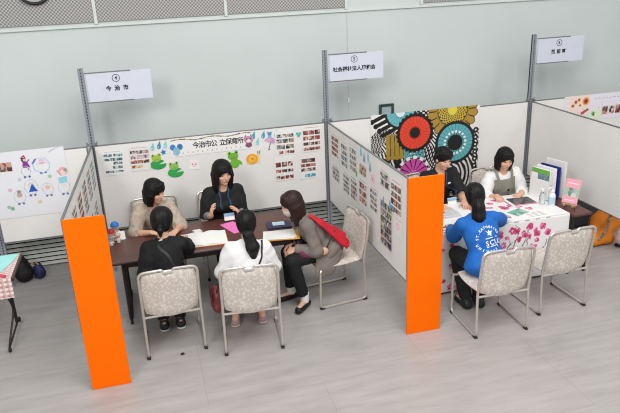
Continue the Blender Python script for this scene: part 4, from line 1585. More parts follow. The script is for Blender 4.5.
s.cone((2.99, -1.34, .07), (3.12, -1.40, .05), .05, .042, .03).cone((2.97, -1.33, .1), (2.98, -1.33, .15), .04, .038, .03).plane((0, 0, .02), (0, 0, -1))
o, _, _ = sdf_obj('shoe', s, mat('pale_pink_leather', '#d6b4a8', .5))
tag(o, 'pale pink shoe at the right picture edge', 'shoe')
s = Sdf(.008)
s.cone((2.985, -1.338, .012), (3.13, -1.405, .012), .055, .048, .01, flat=((0, 0, 1), .25))
sdf_obj('sole', s, M_BLK, o)
t = thing('floor_scrap', 'tiny black scrap on the floor behind the chair of the person in black', 'scrap', (-1.93, -1.93, 0), .3)
obj('scrap_body', B((0, 0, .008), (.03, .022, .016), .004), M_BLK, t)

# ------------------------------------------------------------------ people
M_SKIN = mat('skin', '#dcae93', .5, var=.03, spec=.35)
M_HAIRB = mat('black_hair', '#100d0c', .5, var=.25, scale=30, spec=.28)
M_HAIRR = mat('dark_brown_hair', '#2e1a16', .5, var=.25, scale=30, spec=.3)
M_EYE = mat('dark_eye', '#1c1412', .3)
M_BROW = mat('brow', '#3a2c26', .7)
M_LIP = mat('lip', '#b0605a', .5)


def ik(S, W, l1, l2, pole):
    S, W = np.asarray(S, float), np.asarray(W, float)
    d = W - S
    L_ = np.linalg.norm(d)
    mx = (l1 + l2) * .995
    if L_ > mx:
        W = S + d / L_ * mx; d = W - S; L_ = mx
    u = d / L_
    a = (l1 * l1 - l2 * l2 + L_ * L_) / (2 * L_)
    h = math.sqrt(max(0, l1 * l1 - a * a))
    p = np.asarray(pole, float); p = nrm(p - u * (p @ u))
    return S + u * a + p * h, W


def hand(s, W, d, n, side, sc=1.0, curl=.35, spread=.12):
    """palm, four unequal fingers and a thumb, rooted at wrist W, fingers along d, palm facing n"""
    d = nrm(d); n = nrm(n - d * (n @ d)); side = nrm(side - d * (side @ d) - n * (side @ n))
    s.ell(W + d * .042 * sc, (.041 * sc, .05 * sc, .0165 * sc), (side, d, n), .012)
    lens = (.068, .077, .071, .055)
    for i in range(4):
        o = (.029 - .0195 * i) * sc
        b = W + d * (.078 - .004 * abs(i - 1.3)) * sc + side * o
        dd = nrm(d + side * spread * (1.5 - i) * .5)
        d1 = nrm(dd * math.cos(curl) + n * math.sin(curl))
        d2 = nrm(dd * math.cos(curl * 2.4) + n * math.sin(curl * 2.4))
        m_ = b + d1 * lens[i] * .55 * sc
        e = m_ + d2 * lens[i] * .5 * sc
        s.cone(b - dd * .012 * sc, m_, .0092 * sc, .0084 * sc, .004)
        s.cone(m_, e, .0084 * sc, .0068 * sc, .003)
    tb = W + d * .022 * sc + side * .03 * sc
    t1 = tb + nrm(d * .65 + side * .7 + n * .3) * .04 * sc
    t2 = t1 + nrm(d * .9 + side * .2 + n * .35) * .03 * sc
    s.cone(W + d * .012 * sc + side * .012 * sc, tb, .014 * sc, .0125 * sc, .008)
    s.cone(tb, t1, .012 * sc, .0098 * sc, .006)
    s.cone(t1, t2, .0098 * sc, .0078 * sc, .004)


class Person:
    def __init__(s, label, P, Hc, phi, face, arms, knees, ankles, sc=1.0, hs=1.0, wide=1.0, foot=None, roll=None, bust=.0):
        s.sc, s.hs = sc, hs
        P, Hc = V3(*P), V3(*Hc)
        s.P, s.Hc = P, Hc
        F0 = V3(math.cos(phi), math.sin(phi), 0)
        Rt = V3(math.sin(phi), -math.cos(phi), 0)
        s.hf = nrm(V3(*face))
        upw = nrm(V3(0, 0, 1) + (V3(*roll) if roll else 0))
        s.hr = nrm(np.cross(s.hf, upw)); s.hu = np.cross(s.hr, s.hf)
        bodydir = nrm(Hc - P)
        s.N = Hc - s.hu * .05 * hs - s.hf * .025 * hs - nrm(.7 * bodydir + .6 * V3(0, 0, 1)) * .125 * hs
        s.U = nrm(s.N - P)
        s.R = nrm(Rt - s.U * (Rt @ s.U)); s.F = np.cross(s.U, s.R)
        s.axes = (s.R, s.F, s.U)
        s.tl = np.linalg.norm(s.N - P)
        s.sh, s.el, s.wr = {}, {}, {}
        for k, sg in (('R', 1), ('L', -1)):
            S = s.N - s.U * .055 * sc + s.R * sg * .150 * sc * wide + s.F * .0
            wrist, pole = arms[k][0], arms[k][1]
            s.sh[k] = S
            s.el[k], s.wr[k] = ik(S, V3(*wrist), .25 * sc, .222 * sc, V3(*pole))
        s.hip = {k: P + s.R * sg * .085 * sc for k, sg in (('R', 1), ('L', -1))}
        s.kn = {k: V3(*knees[k]) for k in 'RL'}
        s.an = {k: V3(*ankles[k]) for k in 'RL'}
        s.ft = {k: nrm(V3(*(foot or {'R': F0, 'L': F0})[k])) for k in 'RL'}
        b = Sdf(.0065)
        s.torso(b, -.004 if sc > .9 else -.002, .035, wide, bust)
        # neck and head
        b.cone(s.N - s.U * .02, s.Hc - s.hu * .045 * hs - s.hf * .02 * hs, .052 * hs, .047 * hs, .02)
        h = s.Hc
        b.ell(h + s.hu * .02 * hs - s.hf * .008 * hs, (.073 * hs, .09 * hs, .088 * hs), (s.hr, s.hf, s.hu), .02)
        b.ell(h + s.hf * .028 * hs - s.hu * .045 * hs, (.056 * hs, .062 * hs, .075 * hs), (s.hr, s.hf, s.hu), .03)
        b.ell(h + s.hf * .066 * hs - s.hu * .097 * hs, (.022 * hs, .02 * hs, .017 * hs), (s.hr, s.hf, s.hu), .02)
        b.cone(h + s.hf * .083 * hs - s.hu * .0 * hs, h + s.hf * .1 * hs - s.hu * .035 * hs, .008 * hs, .0115 * hs, .012)
        for sg in (-1, 1):
            b.ell(h + s.hr * sg * .073 * hs - s.hu * .02 * hs - s.hf * .005 * hs, (.01 * hs, .02 * hs, .032 * hs), (s.hr, s.hf, s.hu), .006)
            b.ell(h + s.hf * .088 * hs + s.hr * sg * .03 * hs - s.hu * .002 * hs, (.017 * hs, .012 * hs, .01 * hs), (s.hr, s.hf, s.hu), .01, '-')
            b.ell(h + s.hf * .058 * hs + s.hr * sg * .035 * hs - s.hu * .035 * hs, (.022 * hs, .022 * hs, .02 * hs), (s.hr, s.hf, s.hu), .02)
        b.cone(h + s.hf * .083 * hs - s.hr * .014 * hs - s.hu * .065 * hs, h + s.hf * .083 * hs + s.hr * .014 * hs - s.hu * .065 * hs, .009 * hs, .009 * hs, .01)
        for k in 'RL':
            b.cone(s.sh[k], s.el[k], .043 * sc, .036 * sc, .03)
            b.cone(s.el[k], s.el[k] * .6 + s.wr[k] * .4, .036 * sc, .036 * sc, .012)
            b.cone(s.el[k] * .6 + s.wr[k] * .4, s.wr[k], .036 * sc, .0245 * sc, .012)
            a = arms[k]
            d = V3(*a[2]) if len(a) > 2 else s.wr[k] - s.el[k]
            n_ = V3(*a[3]) if len(a) > 3 else V3(0, 0, -1)
            d = nrm(d); n_ = nrm(n_ - d * (n_ @ d))
            side = np.cross(d, n_) if k == 'R' else np.cross(n_, d)
            hand(b, s.wr[k], d, n_, side, .93 * sc, a[4] if len(a) > 4 else .3)
            b.cone(s.hip[k], s.kn[k], .076 * sc, .052 * sc, .03)
            b.ell(s.kn[k], (.053 * sc,) * 3, None, .02)
            mid = s.kn[k] * .65 + s.an[k] * .35 - s.ft[k] * .012
            b.chain([s.kn[k], mid, s.an[k]], [.05 * sc, .05 * sc, .035 * sc], .02)
            b.cone(s.an[k] - V3(0, 0, .035 * sc) - s.ft[k] * .03 * sc, s.an[k] - V3(0, 0, .05 * sc) + s.ft[k] * .12 * sc, .033 * sc, .026 * sc, .02)
        s.o, s.V, s.Fc = sdf_obj('person', b, M_SKIN)
        tag(s.o, label, 'person', 'people at the two booths')
        s.bvh = BVHTree.FromPolygons([Vector(v) for v in s.V], s.Fc.tolist())
        s.features()

    def torso(s, b, e, k, wide=1.0, bust=0.0):
        sc, P, N, U, A = s.sc, s.P, s.N, s.U, s.axes
        b.ell(P + U * .02, ((.155 * sc + e) * (wide * .5 + .5), .115 * sc + e, .12 * sc + e), A, k)
        b.ell(P + U * .38 * s.tl, ((.125 * sc + e) * (wide * .6 + .4), .098 * sc + e, .15 * sc + e), A, k + .02)
        b.ell(N - U * .16 * sc - s.F * .008, ((.148 * sc + e) * wide, .102 * sc + e, .165 * sc + e), A, k + .01)
        if bust:
            for sg in (-1, 1):
                b.ell(N - U * .19 * sc + s.F * .07 * sc + s.R * sg * .06 * sc, (.055 * sc + e,) * 3, A, .04)
        for k_ in 'RL':
            b.cone(N - U * .03 * sc, s.sh[k_], .047 * sc + e * .8, .045 * sc + e * .7, .03)

    def features(s):
        def hit(x, z):
            o = Vector(s.Hc + s.hr * x * s.hs + s.hu * z * s.hs + s.hf * .3)
            r = s.bvh.ray_cast(o, Vector(-s.hf))
            return r[0], r[1]
        def blob(name, x, z, rx, rz, th, m_, tilt=0.0):
            p, n_ = hit(x, z)
            if p is None: return
            M = Matrix((Vector(s.hr), Vector(s.hf), Vector(s.hu))).transposed().to_4x4()
            M.translation = p
            bm = bmesh.new()
            bmesh.ops.create_icosphere(bm, subdivisions=2, radius=1)
            bmesh.ops.transform(bm, matrix=M @ Matrix.Rotation(tilt, 4, 'Y') @ Matrix.Diagonal((rx * s.hs, th * s.hs, rz * s.hs, 1)), verts=bm.verts)
            obj(name, bm, m_, s.o, True)
        for sg in (-1, 1):
            blob('eye', sg * .03, -.004, .0125, .0055, .005, M_EYE, sg * .05)
            blob('eyebrow', sg * .031, .019, .017, .0035, .004, M_BROW, sg * .1)
        blob('mouth', 0, -.066, .02, .0055, .004, M_LIP)

    def part(s, name, b, m_, **kw):
        o, V, F = sdf_obj(name, b, m_, s.o, **kw)
        return o, V, F

    def top(s, name, m_, e=.012, sleeve=1.0, puff=0.0, hem=0.0, wrinkle=.0022, wide=1.0, bust=0.0, neck=.0, loose=.012, clip=None, k=.03):
        """sleeve: 0 none, 1 elbow, 2 wrist"""
        b = Sdf(.007)
        s.torso(b, e, k, wide, bust)
        sc = s.sc
        if hem:
            b.ell(s.P + s.U * .0, (.165 * sc + e + hem, .125 * sc + e + hem, .11 * sc), s.axes, .05)
        for k_ in 'RL':
            S, E_, W = s.sh[k_], s.el[k_], s.wr[k_]
            if puff:
                b.ell(S * .6 + E_ * .4, (.055 * sc + puff, .055 * sc + puff, .10 * sc + puff), (nrm(np.cross(E_ - S, V3(.3, .5, .8))), nrm(np.cross(E_ - S, np.cross(E_ - S, V3(.3, .5, .8)))), nrm(E_ - S)), .03)
            if sleeve >= 1.2:
                f = sleeve - 1
                b.cone(S, E_, .045 * sc + e * .8, .04 * sc + e * .8 + loose * .7, .03)
                b.cone(E_, E_ + (W - E_) * f, .04 * sc + e * .8 + loose * .7, .03 * sc + e * .7 + loose * .7, .015, end=True)
            elif sleeve > 0:
                b.cone(S, S + (E_ - S) * sleeve, .046 * sc + e * .8, .043 * sc + e * .8 + loose * .7, .03, end=True)
        # neckline
        b.cone(s.N + s.U * .015, s.N + s.U * .12 + s.F * .02, .05 * s.hs + neck, .09 * s.hs + neck, .008, '-')
        b.ell(s.N + s.F * (.06 + neck) + s.U * .02, (.05 + neck, .05, .05 + neck), s.axes, .01, '-')
        return s.part(name, b, m_, wrinkle=wrinkle)

    def trousers(s, m_, e=.012, upto=1.0, seat=True, name='trousers'):
        b = Sdf(.008)
        sc = s.sc
        b.ell(s.P + s.U * .015, (.16 * sc + e, .12 * sc + e, .118 * sc + e), s.axes, .03)
        for k in 'RL':
            b.cone(s.hip[k], s.kn[k], .08 * sc + e, .056 * sc + e, .03)
            f = s.kn[k] + (s.an[k] - s.kn[k]) * upto
            b.cone(s.kn[k], f, .056 * sc + e, .042 * sc + e, .02, end=True)
        return s.part(name, b, m_, wrinkle=.002, freq=35)

    def shoes(s, m_, sole=None, low=False):
        for k in 'RL':
            sc = s.sc
            b = Sdf(.006)
            z = s.an[k] - V3(0, 0, s.an[k][2] - .042)
            b.cone(z - s.ft[k] * .035 * sc, z + s.ft[k] * .13 * sc - V3(0, 0, .008), .043 * sc, .036 * sc, .02)
            if not low: b.cone(z - s.ft[k] * .02 * sc, s.an[k] + V3(0, 0, .0), .044 * sc, .043 * sc, .02, end=True)
            b.plane((0, 0, .012), (0, 0, -1))
            if low: b.ell(z + s.ft[k] * .02 + V3(0, 0, .04), (.034, .055, .03), (np.cross(s.ft[k], V3(0, 0, 1)), s.ft[k], V3(0, 0, 1)), .008, '-')
            o, _, _ = s.part('shoe', b, m_)
            if sole:
                b = Sdf(.006)
                b.cone(z - s.ft[k] * .036 * sc - V3(0, 0, .026), z + s.ft[k] * .132 * sc - V3(0, 0, .026), .046 * sc, .038 * sc, .004, flat=((0, 0, 1), .32))
                b.plane((0, 0, .003), (0, 0, -1))
                sdf_obj('sole', b, sole, o)

    def hair(s, style, m_, length=.14, carve=1.0, fringe=.03, full=.0):
        b = Sdf(.0065)
        hs, h, r, f, u = s.hs, s.Hc, s.hr, s.hf, s.hu
        X = (r, f, u)
        b.ell(h + u * .027 * hs - f * .014 * hs, ((.086 + full) * hs, (.102 + full) * hs, (.094 + full * .5) * hs), X, .02)
        rng = random.Random(int(abs(h[0]) * 1000))
        if style in ('bob', 'long'):
            b.ell(h - f * .03 * hs - u * .035 * hs, ((.08 + full) * hs, (.075 + full) * hs, .08 * hs), X, .03)
            dn = nrm(u + .6 * V3(0, 0, 1))
            for ring_ in range(2):
                for q in range(17):
                    a = math.radians(58 + (360 - 116) * (q + .5 * ring_) / 16.5)   # 0 = face
                    out = r * math.sin(a) + f * math.cos(a)
                    k_ = .074 + full - .014 * ring_
                    L_ = length * (1 + rng.uniform(-.07, .05)) + .012 * ring_
                    p0 = h + out * (k_ - .012) * hs + u * .035 * hs - f * .012 * hs
                    p1 = h + out * (k_ + .006) * hs - u * .03 * hs - f * .012 * hs
                    p2 = h + out * (k_ + .004 + rng.uniform(-.006, .008)) * hs - dn * L_ * hs - f * .014 * hs
                    b.cone(p0, p1, .026 * hs, .023 * hs, .008)
                    b.cone(p1, p2, .023 * hs, .009 * hs, .006)
        elif style == 'tied':
            b.ell(h - f * .035 * hs - u * .02 * hs, ((.08 + full) * hs, (.073 + full) * hs, (.083 + full) * hs), X, .02)
        elif style == 'crop':
            b.ell(h - f * .035 * hs - u * .025 * hs, (.08 * hs, .07 * hs, .072 * hs), X, .02)
            for q in range(26):
                a = rng.uniform(0, 2 * PI); e_ = rng.uniform(.1, 1.2)
                out = (r * math.sin(a) + f * math.cos(a)) * math.cos(e_) + u * math.sin(e_)
                p0 = h + u * .03 * hs - f * .012 * hs + out * .082 * hs
                b.cone(p0, p0 + (out * .014 + nrm(f * .4 - u * .6 + r * rng.uniform(-.6, .6)) * .03) * hs, .014 * hs, .006 * hs, .008)
        if style in ('bob', 'long', 'crop'):
            for q in range(9):
                t_ = (q - 4) / 4
                p0 = h + r * t_ * .05 * hs + f * (.062 - .02 * t_ * t_) * hs + u * .082 * hs
                p1 = h + r * t_ * .062 * hs + f * (.088 - .028 * t_ * t_) * hs + u * (fringe + .006 + rng.uniform(-.006, .006)) * hs
                b.cone(p0, p1, .017 * hs, .008 * hs, .01)
        # open the face below the fringe
        b.ell(h + f * .12 * hs - u * (.085 - fringe) * hs, (.061 * carve * hs, .092 * hs, .083 * hs), X, .006, '-')
        b.ell(h + f * .095 * hs - u * .14 * hs, (.054 * carve * hs, .07 * hs, .09 * hs), X, .008, '-')
        return s.part('hair', b, m_, groove=(h, u, f, 42, .0017))

    def tail(s, pts, rs, m_, name='ponytail', tie=None):
        b = Sdf(.007)
        b.chain([V3(*p) for p in pts], rs, .015)
        o, _, _ = s.part(name, b, m_, groove=(V3(*pts[0]), nrm(V3(*pts[-1]) - V3(*pts[0])), s.hr, 19, .0024))
        if tie:
            obj('hair_tie', T([Vector(V3(*pts[0]) + r_) for r_ in [s.hr * .02 * math.cos(a) + s.hu * .02 * math.sin(a) for a in [2 * PI * k / 14 for k in range(14)]]], .006, 6, closed=True), tie, o, True)

    def band(s, name, pts, w, m_, V, F, off=.004, parent=None):
        """strap following a garment surface: points are dropped on it"""
        bv = BVHTree.FromPolygons([Vector(v) for v in V], F.tolist())
        P = round_path(pts, .05, 4)
        Q = []
        for i in range(len(P) - 1):
            n_ = max(2, int((P[i + 1] - P[i]).length / .015))
            for k in range(n_): Q.append(P[i].lerp(P[i + 1], k / n_))
        Q.append(P[-1])
        bm = bmesh.new()
        prev = None
        rows_ = []
        for i, q in enumerate(Q):
            p, n_, _, _ = bv.find_nearest(q)
            t_ = (Q[min(i + 1, len(Q) - 1)] - Q[max(0, i - 1)]).normalized()
            sd = t_.cross(n_).normalized()
            c = p + n_ * off
            rows_.append([bm.verts.new(c + sd * w / 2), bm.verts.new(c + sd * w / 2 + n_ * .003), bm.verts.new(c - sd * w / 2 + n_ * .003), bm.verts.new(c - sd * w / 2)])
        for a, b in zip(rows_, rows_[1:]):
            for k in range(4):
                bm.faces.new((a[k], a[(k + 1) % 4], b[(k + 1) % 4], b[k]))
        bm.faces.new(rows_[0]); bm.faces.new(rows_[-1][::-1])
        return obj(name, bm, m_, parent or s.o, True)


DN = (0, 0, -1)
seatz = .54
# --- A: beige jumper, leaning on the table
A = Person('person in a loose beige jumper with a dark bob leaning arms on the brown table',
           (-2.0, -.37, seatz), (-1.975, -.66, 1.095), -PI / 2, (.74, -.62, -.32),
           {'R': ((-2.06, -.825, .725), (-.8, .4, -.6), (.8, -.5, 0)), 'L': ((-1.82, -.86, .725), (.5, .3, -.9), (-.5, -.8, 0))},
           {'R': (-2.11, -.76, .50), 'L': (-1.89, -.76, .50)}, {'R': (-2.1, -.72, .09), 'L': (-1.88, -.72, .09)}, sc=.97, hs=1.0)
M_BEIGE = mat('beige_knit', '#b8a999', .85, var=.12, scale=26, bump=.6, bscale=70)
A.top('jumper', M_BEIGE, .018, 1.3, .012, .02, .004, loose=.03)
A.trousers(mat('grey_trousers', '#55555a', .8))
A.shoes(M_BLK)
A.hair('bob', M_HAIRB, .135, fringe=.034, full=.006, carve=1.08)
# --- B: woman in black with lanyard
Bw = Person('person in black with long black hair and blue lanyard, both hands raised',
            (-1.28, -.37, seatz), (-1.282, -.535, 1.165), -PI / 2, (.24, -.93, -.2),
            {'R': ((-1.455, -.68, .765), (-.25, .5, -1), (.12, -.25, 1), (1, .1, 0), .35), 'L': ((-1.165, -.69, .745), (.25, .5, -1), (-.45, -.25, .85), (-1, .0, -.2), .35)},
            {'R': (-1.39, -.77, .50), 'L': (-1.17, -.77, .50)}, {'R': (-1.38, -.74, .09), 'L': (-1.17, -.74, .09)}, sc=1.0, hs=1.03)
M_BLACKD = mat('black_dress', '#1a1d1c', .8, var=.2, bump=.3)
o, V, F = Bw.top('dress', M_BLACKD, .014, 1.08, .016, .03, .003, loose=.022, bust=1)
for k in 'RL':
    b = Sdf(.007)
    b.cone(Bw.el[k] * .85 + Bw.wr[k] * .15, Bw.el[k] * .12 + Bw.wr[k] * .88, .043, .034, .01, end=True)
    Bw.part('undersleeve', b, mat('grey_sleeve', '#8f8a8c', .8, bump=.3), wrinkle=.002)
Bw.trousers(M_BLACKD)
Bw.shoes(M_BLK)
Bw.hair('long', M_HAIRB, .19, fringe=.038, full=.012, carve=1.12)
LAN = mat('blue_lanyard', '#27496b', .6)
cpos = Vector((-1.275, -.70, .735))
nk = Vector(Bw.N)
for sg in (-1, 1):
    Bw.band('lanyard', [nk + Vector((sg * .05, -.02, .0)), nk + Vector((sg * .055, -.2, -.1)), Vector((cpos.x + sg * .045, -.66, .83)), Vector((cpos.x + sg * .03, -.66, .77))], .014, LAN, V, F)
t = obj('name_badge', B(cpos, (.105, .004, .075), .001, Matrix.Rotation(-.2, 3, 'X')), M_PAPER, Bw.o)
obj('badge_top', B(cpos + Vector((0, -.005, .026)), (.10, .004, .028), 0, Matrix.Rotation(-.2, 3, 'X')), mat('badge_blue', '#7fb4d2', .5), t)
# --- C: from behind, black top
Cp = Person('person in a black top seen from behind, nearest the left orange board',
            (-1.965, -1.62, seatz - .01), (-1.952, -1.43, 1.065), PI / 2, (.18, .95, -.35),
            {'R': ((-1.76, -1.12, .735), (.45, -.3, -1), (.0, 1, 0)), 'L': ((-2.09, -1.42, .62), (-.35, -1, -.6), (.1, 1, -.1))},
            {'R': (-1.86, -1.24, .50), 'L': (-2.06, -1.24, .50)}, {'R': (-1.90, -1.44, .10), 'L': (-2.05, -1.44, .10)}, sc=.93, hs=.97)
M_BLACKT = mat('black_blouse', '#131314', .8, var=.2, bump=.4, bscale=30)
o, V, F = Cp.top('blouse', M_BLACKT, .015, 1.5, .016, .02, .003, loose=.03)
nk = Vector(Cp.N)
st = Cp.band('shoulder_strap', [nk + Vector((-.09, .0, .03)), nk + Vector((.02, -.14, -.12)), nk + Vector((.12, -.2, -.36))], .022, mat('strap_black', '#2a2a2c', .5), V, F, .003)
obj('buckle', T([nk + Vector((.035 + .018 * math.cos(a), -.185, -.235 + .022 * math.sin(a))) for a in [2 * PI * k / 14 for k in range(14)]], .004, 6, closed=True), M_ALU, st, True)
b = Sdf(.006)
b.cone(nk + Vector((-.02, -.055, .015)), nk + Vector((-.055, -.06, .0)), .014, .008, .005).cone(nk + Vector((.0, -.055, .01)), nk + Vector((.03, -.07, -.03)), .008, .012, .005)
Cp.part('collar_tie', b, mat('cream_ribbon', '#e6d6cc', .6))
Cp.trousers(mat('black_trousers', '#161618', .8, bump=.2))
Cp.shoes(mat('dark_sneaker', '#22242a', .5), M_WHITE)
Cp.hair('tied', M_HAIRB, fringe=.03, full=.014)
Cp.tail([Cp.Hc - Cp.hf * .10 - Cp.hu * .045, Cp.Hc - Cp.hf * .125 - Cp.hu * .09, Cp.Hc - Cp.hf * .12 - Cp.hu * .14], [.022, .024, .012], M_HAIRB, tie=M_BLK)
# --- D: white blouse with pony tail
D = Person('person in a white blouse with a low black ponytail, seen from behind',
           (-1.285, -1.79, seatz - .01), (-1.25, -1.65, 1.02), PI / 2 - .05, (.1, .97, -.22),
           {'R': ((-1.12, -1.47, .57), (.55, -1, -.5), (-.4, 1, 0)), 'L': ((-1.42, -1.47, .57), (-.55, -1, -.5), (.4, 1, 0))},
           {'R': (-1.15, -1.40, .50), 'L': (-1.35, -1.40, .50)}, {'R': (-1.165, -1.60, .10), 'L': (-1.41, -1.58, .10)}, sc=.95, hs=.96, foot={'R': (.05, 1, 0), 'L': (.2, 1, 0)})
M_WBL = mat('white_blouse', '#eae9e9', .75, var=.02, bump=.35, bscale=25)
o, V, F = D.top('blouse', M_WBL, .02, 1.6, .02, .06, .004, loose=.04)
nk = Vector(D.N)
D.band('bag_strap', [nk + Vector((.12, -.03, .01)), nk + Vector((.08, -.16, -.13)), nk + Vector((-.05, -.2, -.33)), nk + Vector((-.2, -.12, -.42))], .016, M_BLK, V, F, .003)
D.trousers(mat('grey_skirt', '#8f8e92', .8), .02, .35, name='shorts')
D.shoes(mat('pink_sandal', '#a88a88', .6), mat('pale_pink_sole', '#cfb4b0', .5), low=True)
D.hair('tied', M_HAIRB, fringe=.03, full=.006)
D.tail([D.Hc - D.hf * .09 - D.hu * .06, D.Hc - D.hf * .15 - D.hu * .085, D.Hc + V3(.012, -.19, -.16), D.Hc + V3(.01, -.175, -.27)], [.024, .045, .058, .03], M_HAIRB, tie=M_BLK)
s = Sdf(.008)
s.ell((-1.585, -1.80, .43), (.045, .10, .10), None, .03).cone((-1.585, -1.87, .36), (-1.585, -1.73, .36), .045, .045, .03)
o, _, _ = sdf_obj('shoulder_bag', s, mat('maroon_leather', '#6a2a2a', .45, bump=.2), wrinkle=.002)
tag(o, 'small maroon bag hanging left of the person in the white blouse', 'bag')
obj('flap', B((-1.628, -1.80, .465), (.012, .17, .09), .005), mat('maroon_flap', '#5a2023', .45), o)
obj('strap', T([(-1.585, -1.87, .50), (-1.55, -1.87, .60), (-1.50, -1.84, .66)], .007, 6), M_BLK, o, True)
# --- E: grey cardigan, leaning towards the table
E_ = Person('person in a long grey cardigan with brown hair, leaning in from the sideways chair',
            (-.44, -1.335, seatz), (-.762, -1.32, 1.02), PI + .06, (-.93, .05, -.30),
            {'R': ((-.76, -1.28, .60), (.5, .3, -.8), (-.9, -.1, -.3), (0, -.3, -1), .5), 'L': ((-.77, -1.40, .585), (.6, -.5, -.8), (-.9, .15, -.35), (0, .3, -1), .5)},
            {'R': (-.81, -1.27, .50), 'L': (-.82, -1.46, .49)}, {'R': (-.80, -1.27, .10), 'L': (-.72, -1.49, .10)}, sc=1.0, hs=.98, foot={'R': (-.9, -.25, 0), 'L': (-.55, -.6, 0)}, roll=(-.15, 0, 0))
M_CARD2 = mat('taupe_cardigan', '#7d736c', .85, var=.06, bump=.3, bscale=50)
o, V, F = E_.top('cardigan', M_CARD2, .018, 1.92, 0, .03, .003, loose=.012)
b = Sdf(.008)
b.ell((-.44, -1.36, .535), (.16, .17, .075), None, .04)
b.cone((-.50, -1.50, .53), (-.575, -1.555, .35), .095, .05, .03, flat=((0, 1, 0), .28))
b.cone((-.42, -1.50, .53), (-.49, -1.55, .40), .09, .07, .03, flat=((0, 1, 0), .28))
E_.part('cardigan_skirt', b, M_CARD2, wrinkle=.002, freq=45)
E_.trousers(mat('black_trousers', '#161618'), .012, .9)
for k in 'RL':
    b = Sdf(.007)
    b.cone(E_.an[k] + V3(0, 0, .05), E_.an[k] - V3(0, 0, .02), .043, .042, .01)
    E_.part('sock', b, M_WHITE)
E_.shoes(M_BLK, low=True)
E_.hair('long', M_HAIRR, .20, fringe=.028, full=.006)
b = Sdf(.006)
b.ell(E_.Hc + E_.hf * .045 - E_.hu * .06, (.062, .062, .055), (E_.hr, E_.hf, E_.hu), .01)
b.plane(E_.Hc - E_.hu * .022, E_.hu)
b.plane(E_.Hc + E_.hf * .01, -E_.hf)
E_.part('face_mask', b, mat('pale_mask', '#cfc8c4', .7))
# red bag across the back
s = Sdf(.008)
fl = (V3(.45, -.35, .75), .38)
s.cone((-.61, -1.43, .91), (-.52, -1.47, .845), .026, .042, .03, flat=fl).cone((-.52, -1.47, .845), (-.30, -1.45, .635), .042, .105, .03, flat=fl, end=True)
s.cone((-.40, -1.46, .73), (-.27, -1.48, .59), .07, .07, .03, flat=fl, end=True)
o, _, _ = sdf_obj('red_bag', s, M_RED, wrinkle=.003, freq=45)
tag(o, 'red cloth bag slung across the back of the person in the grey cardigan', 'bag')
s = Sdf(.007)
s.ell((-.52, -1.545, .585), (.04, .025, .04), None, .02)
o, _, _ = sdf_obj('pink_pouch', s, mat('pale_pink_pouch', '#d3a58f', .6))
tag(o, 'small pale pink pouch at the side of the grey cardigan', 'pouch')
obj('cord', T([(-.50, -1.55, .62), (-.45, -1.535, .70), (-.40, -1.50, .76)], .006, 6), M_BLK, o, True)
s = Sdf(.008)
s.ell((-.655, -1.485, .565), (.10, .05, .055), None, .02)
o, _, _ = sdf_obj('purple_bag', s, mat('plum_bag', '#6a2f4a', .6, bump=.3), wrinkle=.002)
tag(o, 'plum purple bag on the lap of the person in the grey cardigan', 'bag')
obj('clasp', B((-.67, -1.533, .58), (.03, .012, .012), .003), M_ALU, o)
# --- F: blue jacket from behind
Fp = Person('person in a bright blue printed jacket with long tied black hair, seen from behind',
            (.79, -2.215, seatz), (.768, -1.975, 1.105), PI / 2, (.18, .95, -.28),
            {'R': ((1.27, -1.67, .715), (.3, -.6, -.8), (.9, .4, -.05)), 'L': ((.70, -1.68, .69), (-.45, -.4, -1), (.3, .9, 0))},
            {'R': (.90, -1.84, .49), 'L': (.69, -1.84, .49)}, {'R': (.845, -2.02, .10), 'L': (.715, -2.0, .10)}, sc=1.0, hs=1.0, foot={'R': (.2, 1, 0), 'L': (-.1, 1, 0)})
M_BLUE = mat('bright_blue_jersey', '#1766bb', .75, var=.06, bump=.25, bscale=30)
o, V, F = Fp.top('jacket', M_BLUE, .018, 1.72, 0, .03, .0028, loose=.02, wide=1.02)
for k in 'RL':
    b = Sdf(.007)
    b.cone(Fp.el[k] * .32 + Fp.wr[k] * .68, Fp.el[k] * .05 + Fp.wr[k] * .95, .05, .042, .01, end=True)
    Fp.part('cuff', b, mat('black_cuff', '#17171a', .7), wrinkle=.002)
Fp.trousers(mat('black_trousers', '#161618'), .016)
Fp.shoes(M_BLK)
Fp.hair('tied', M_HAIRB, fringe=.03)
Fp.tail([Fp.Hc - Fp.hf * .07 - Fp.hu * .06, Fp.Hc - Fp.hf * .10 - Fp.hu * .10, Fp.Hc + V3(-.03, -.145, -.155), Fp.Hc + V3(-.05, -.15, -.215)], [.06, .055, .055, .02], M_HAIRB)
for dx, dz in ((-.055, -.20), (-.085, -.175), (.01, -.20)):
    Fp.tail([Fp.Hc - Fp.hf * .075 - Fp.hu * .06, Fp.Hc + V3(dx * .6, -.13, -.12), Fp.Hc + V3(dx, -.135, dz)], [.05, .035, .010], M_HAIRB, name='hair_lock')
# print on the back of the jacket
bv = BVHTree.FromPolygons([Vector(v) for v in V], F.tolist())
nb = Vector(-Fp.F)
ub = Vector(Fp.U); rb = Vector(Fp.R)
ob = Vector(Fp.N) - ub * .215 + rb * .012


def on_back(me, x, z, rot):
    ca, sa = math.cos(rot), math.sin(rot)
    for v in me.vertices:
        lx, lz = x + v.co.x * ca - v.co.y * sa, z + v.co.x * sa + v.co.y * ca
        o_ = ob + rb * lx + ub * lz + nb * .4
        hit = bv.ray_cast(o_, -nb)
        if hit[0] is not None:
            v.co = hit[0] + nb * (.0028 + (.0008 if v.co.z > 0 else 0))
        else:
            v.co = ob + rb * lx + ub * lz + nb * .12
    me.update()


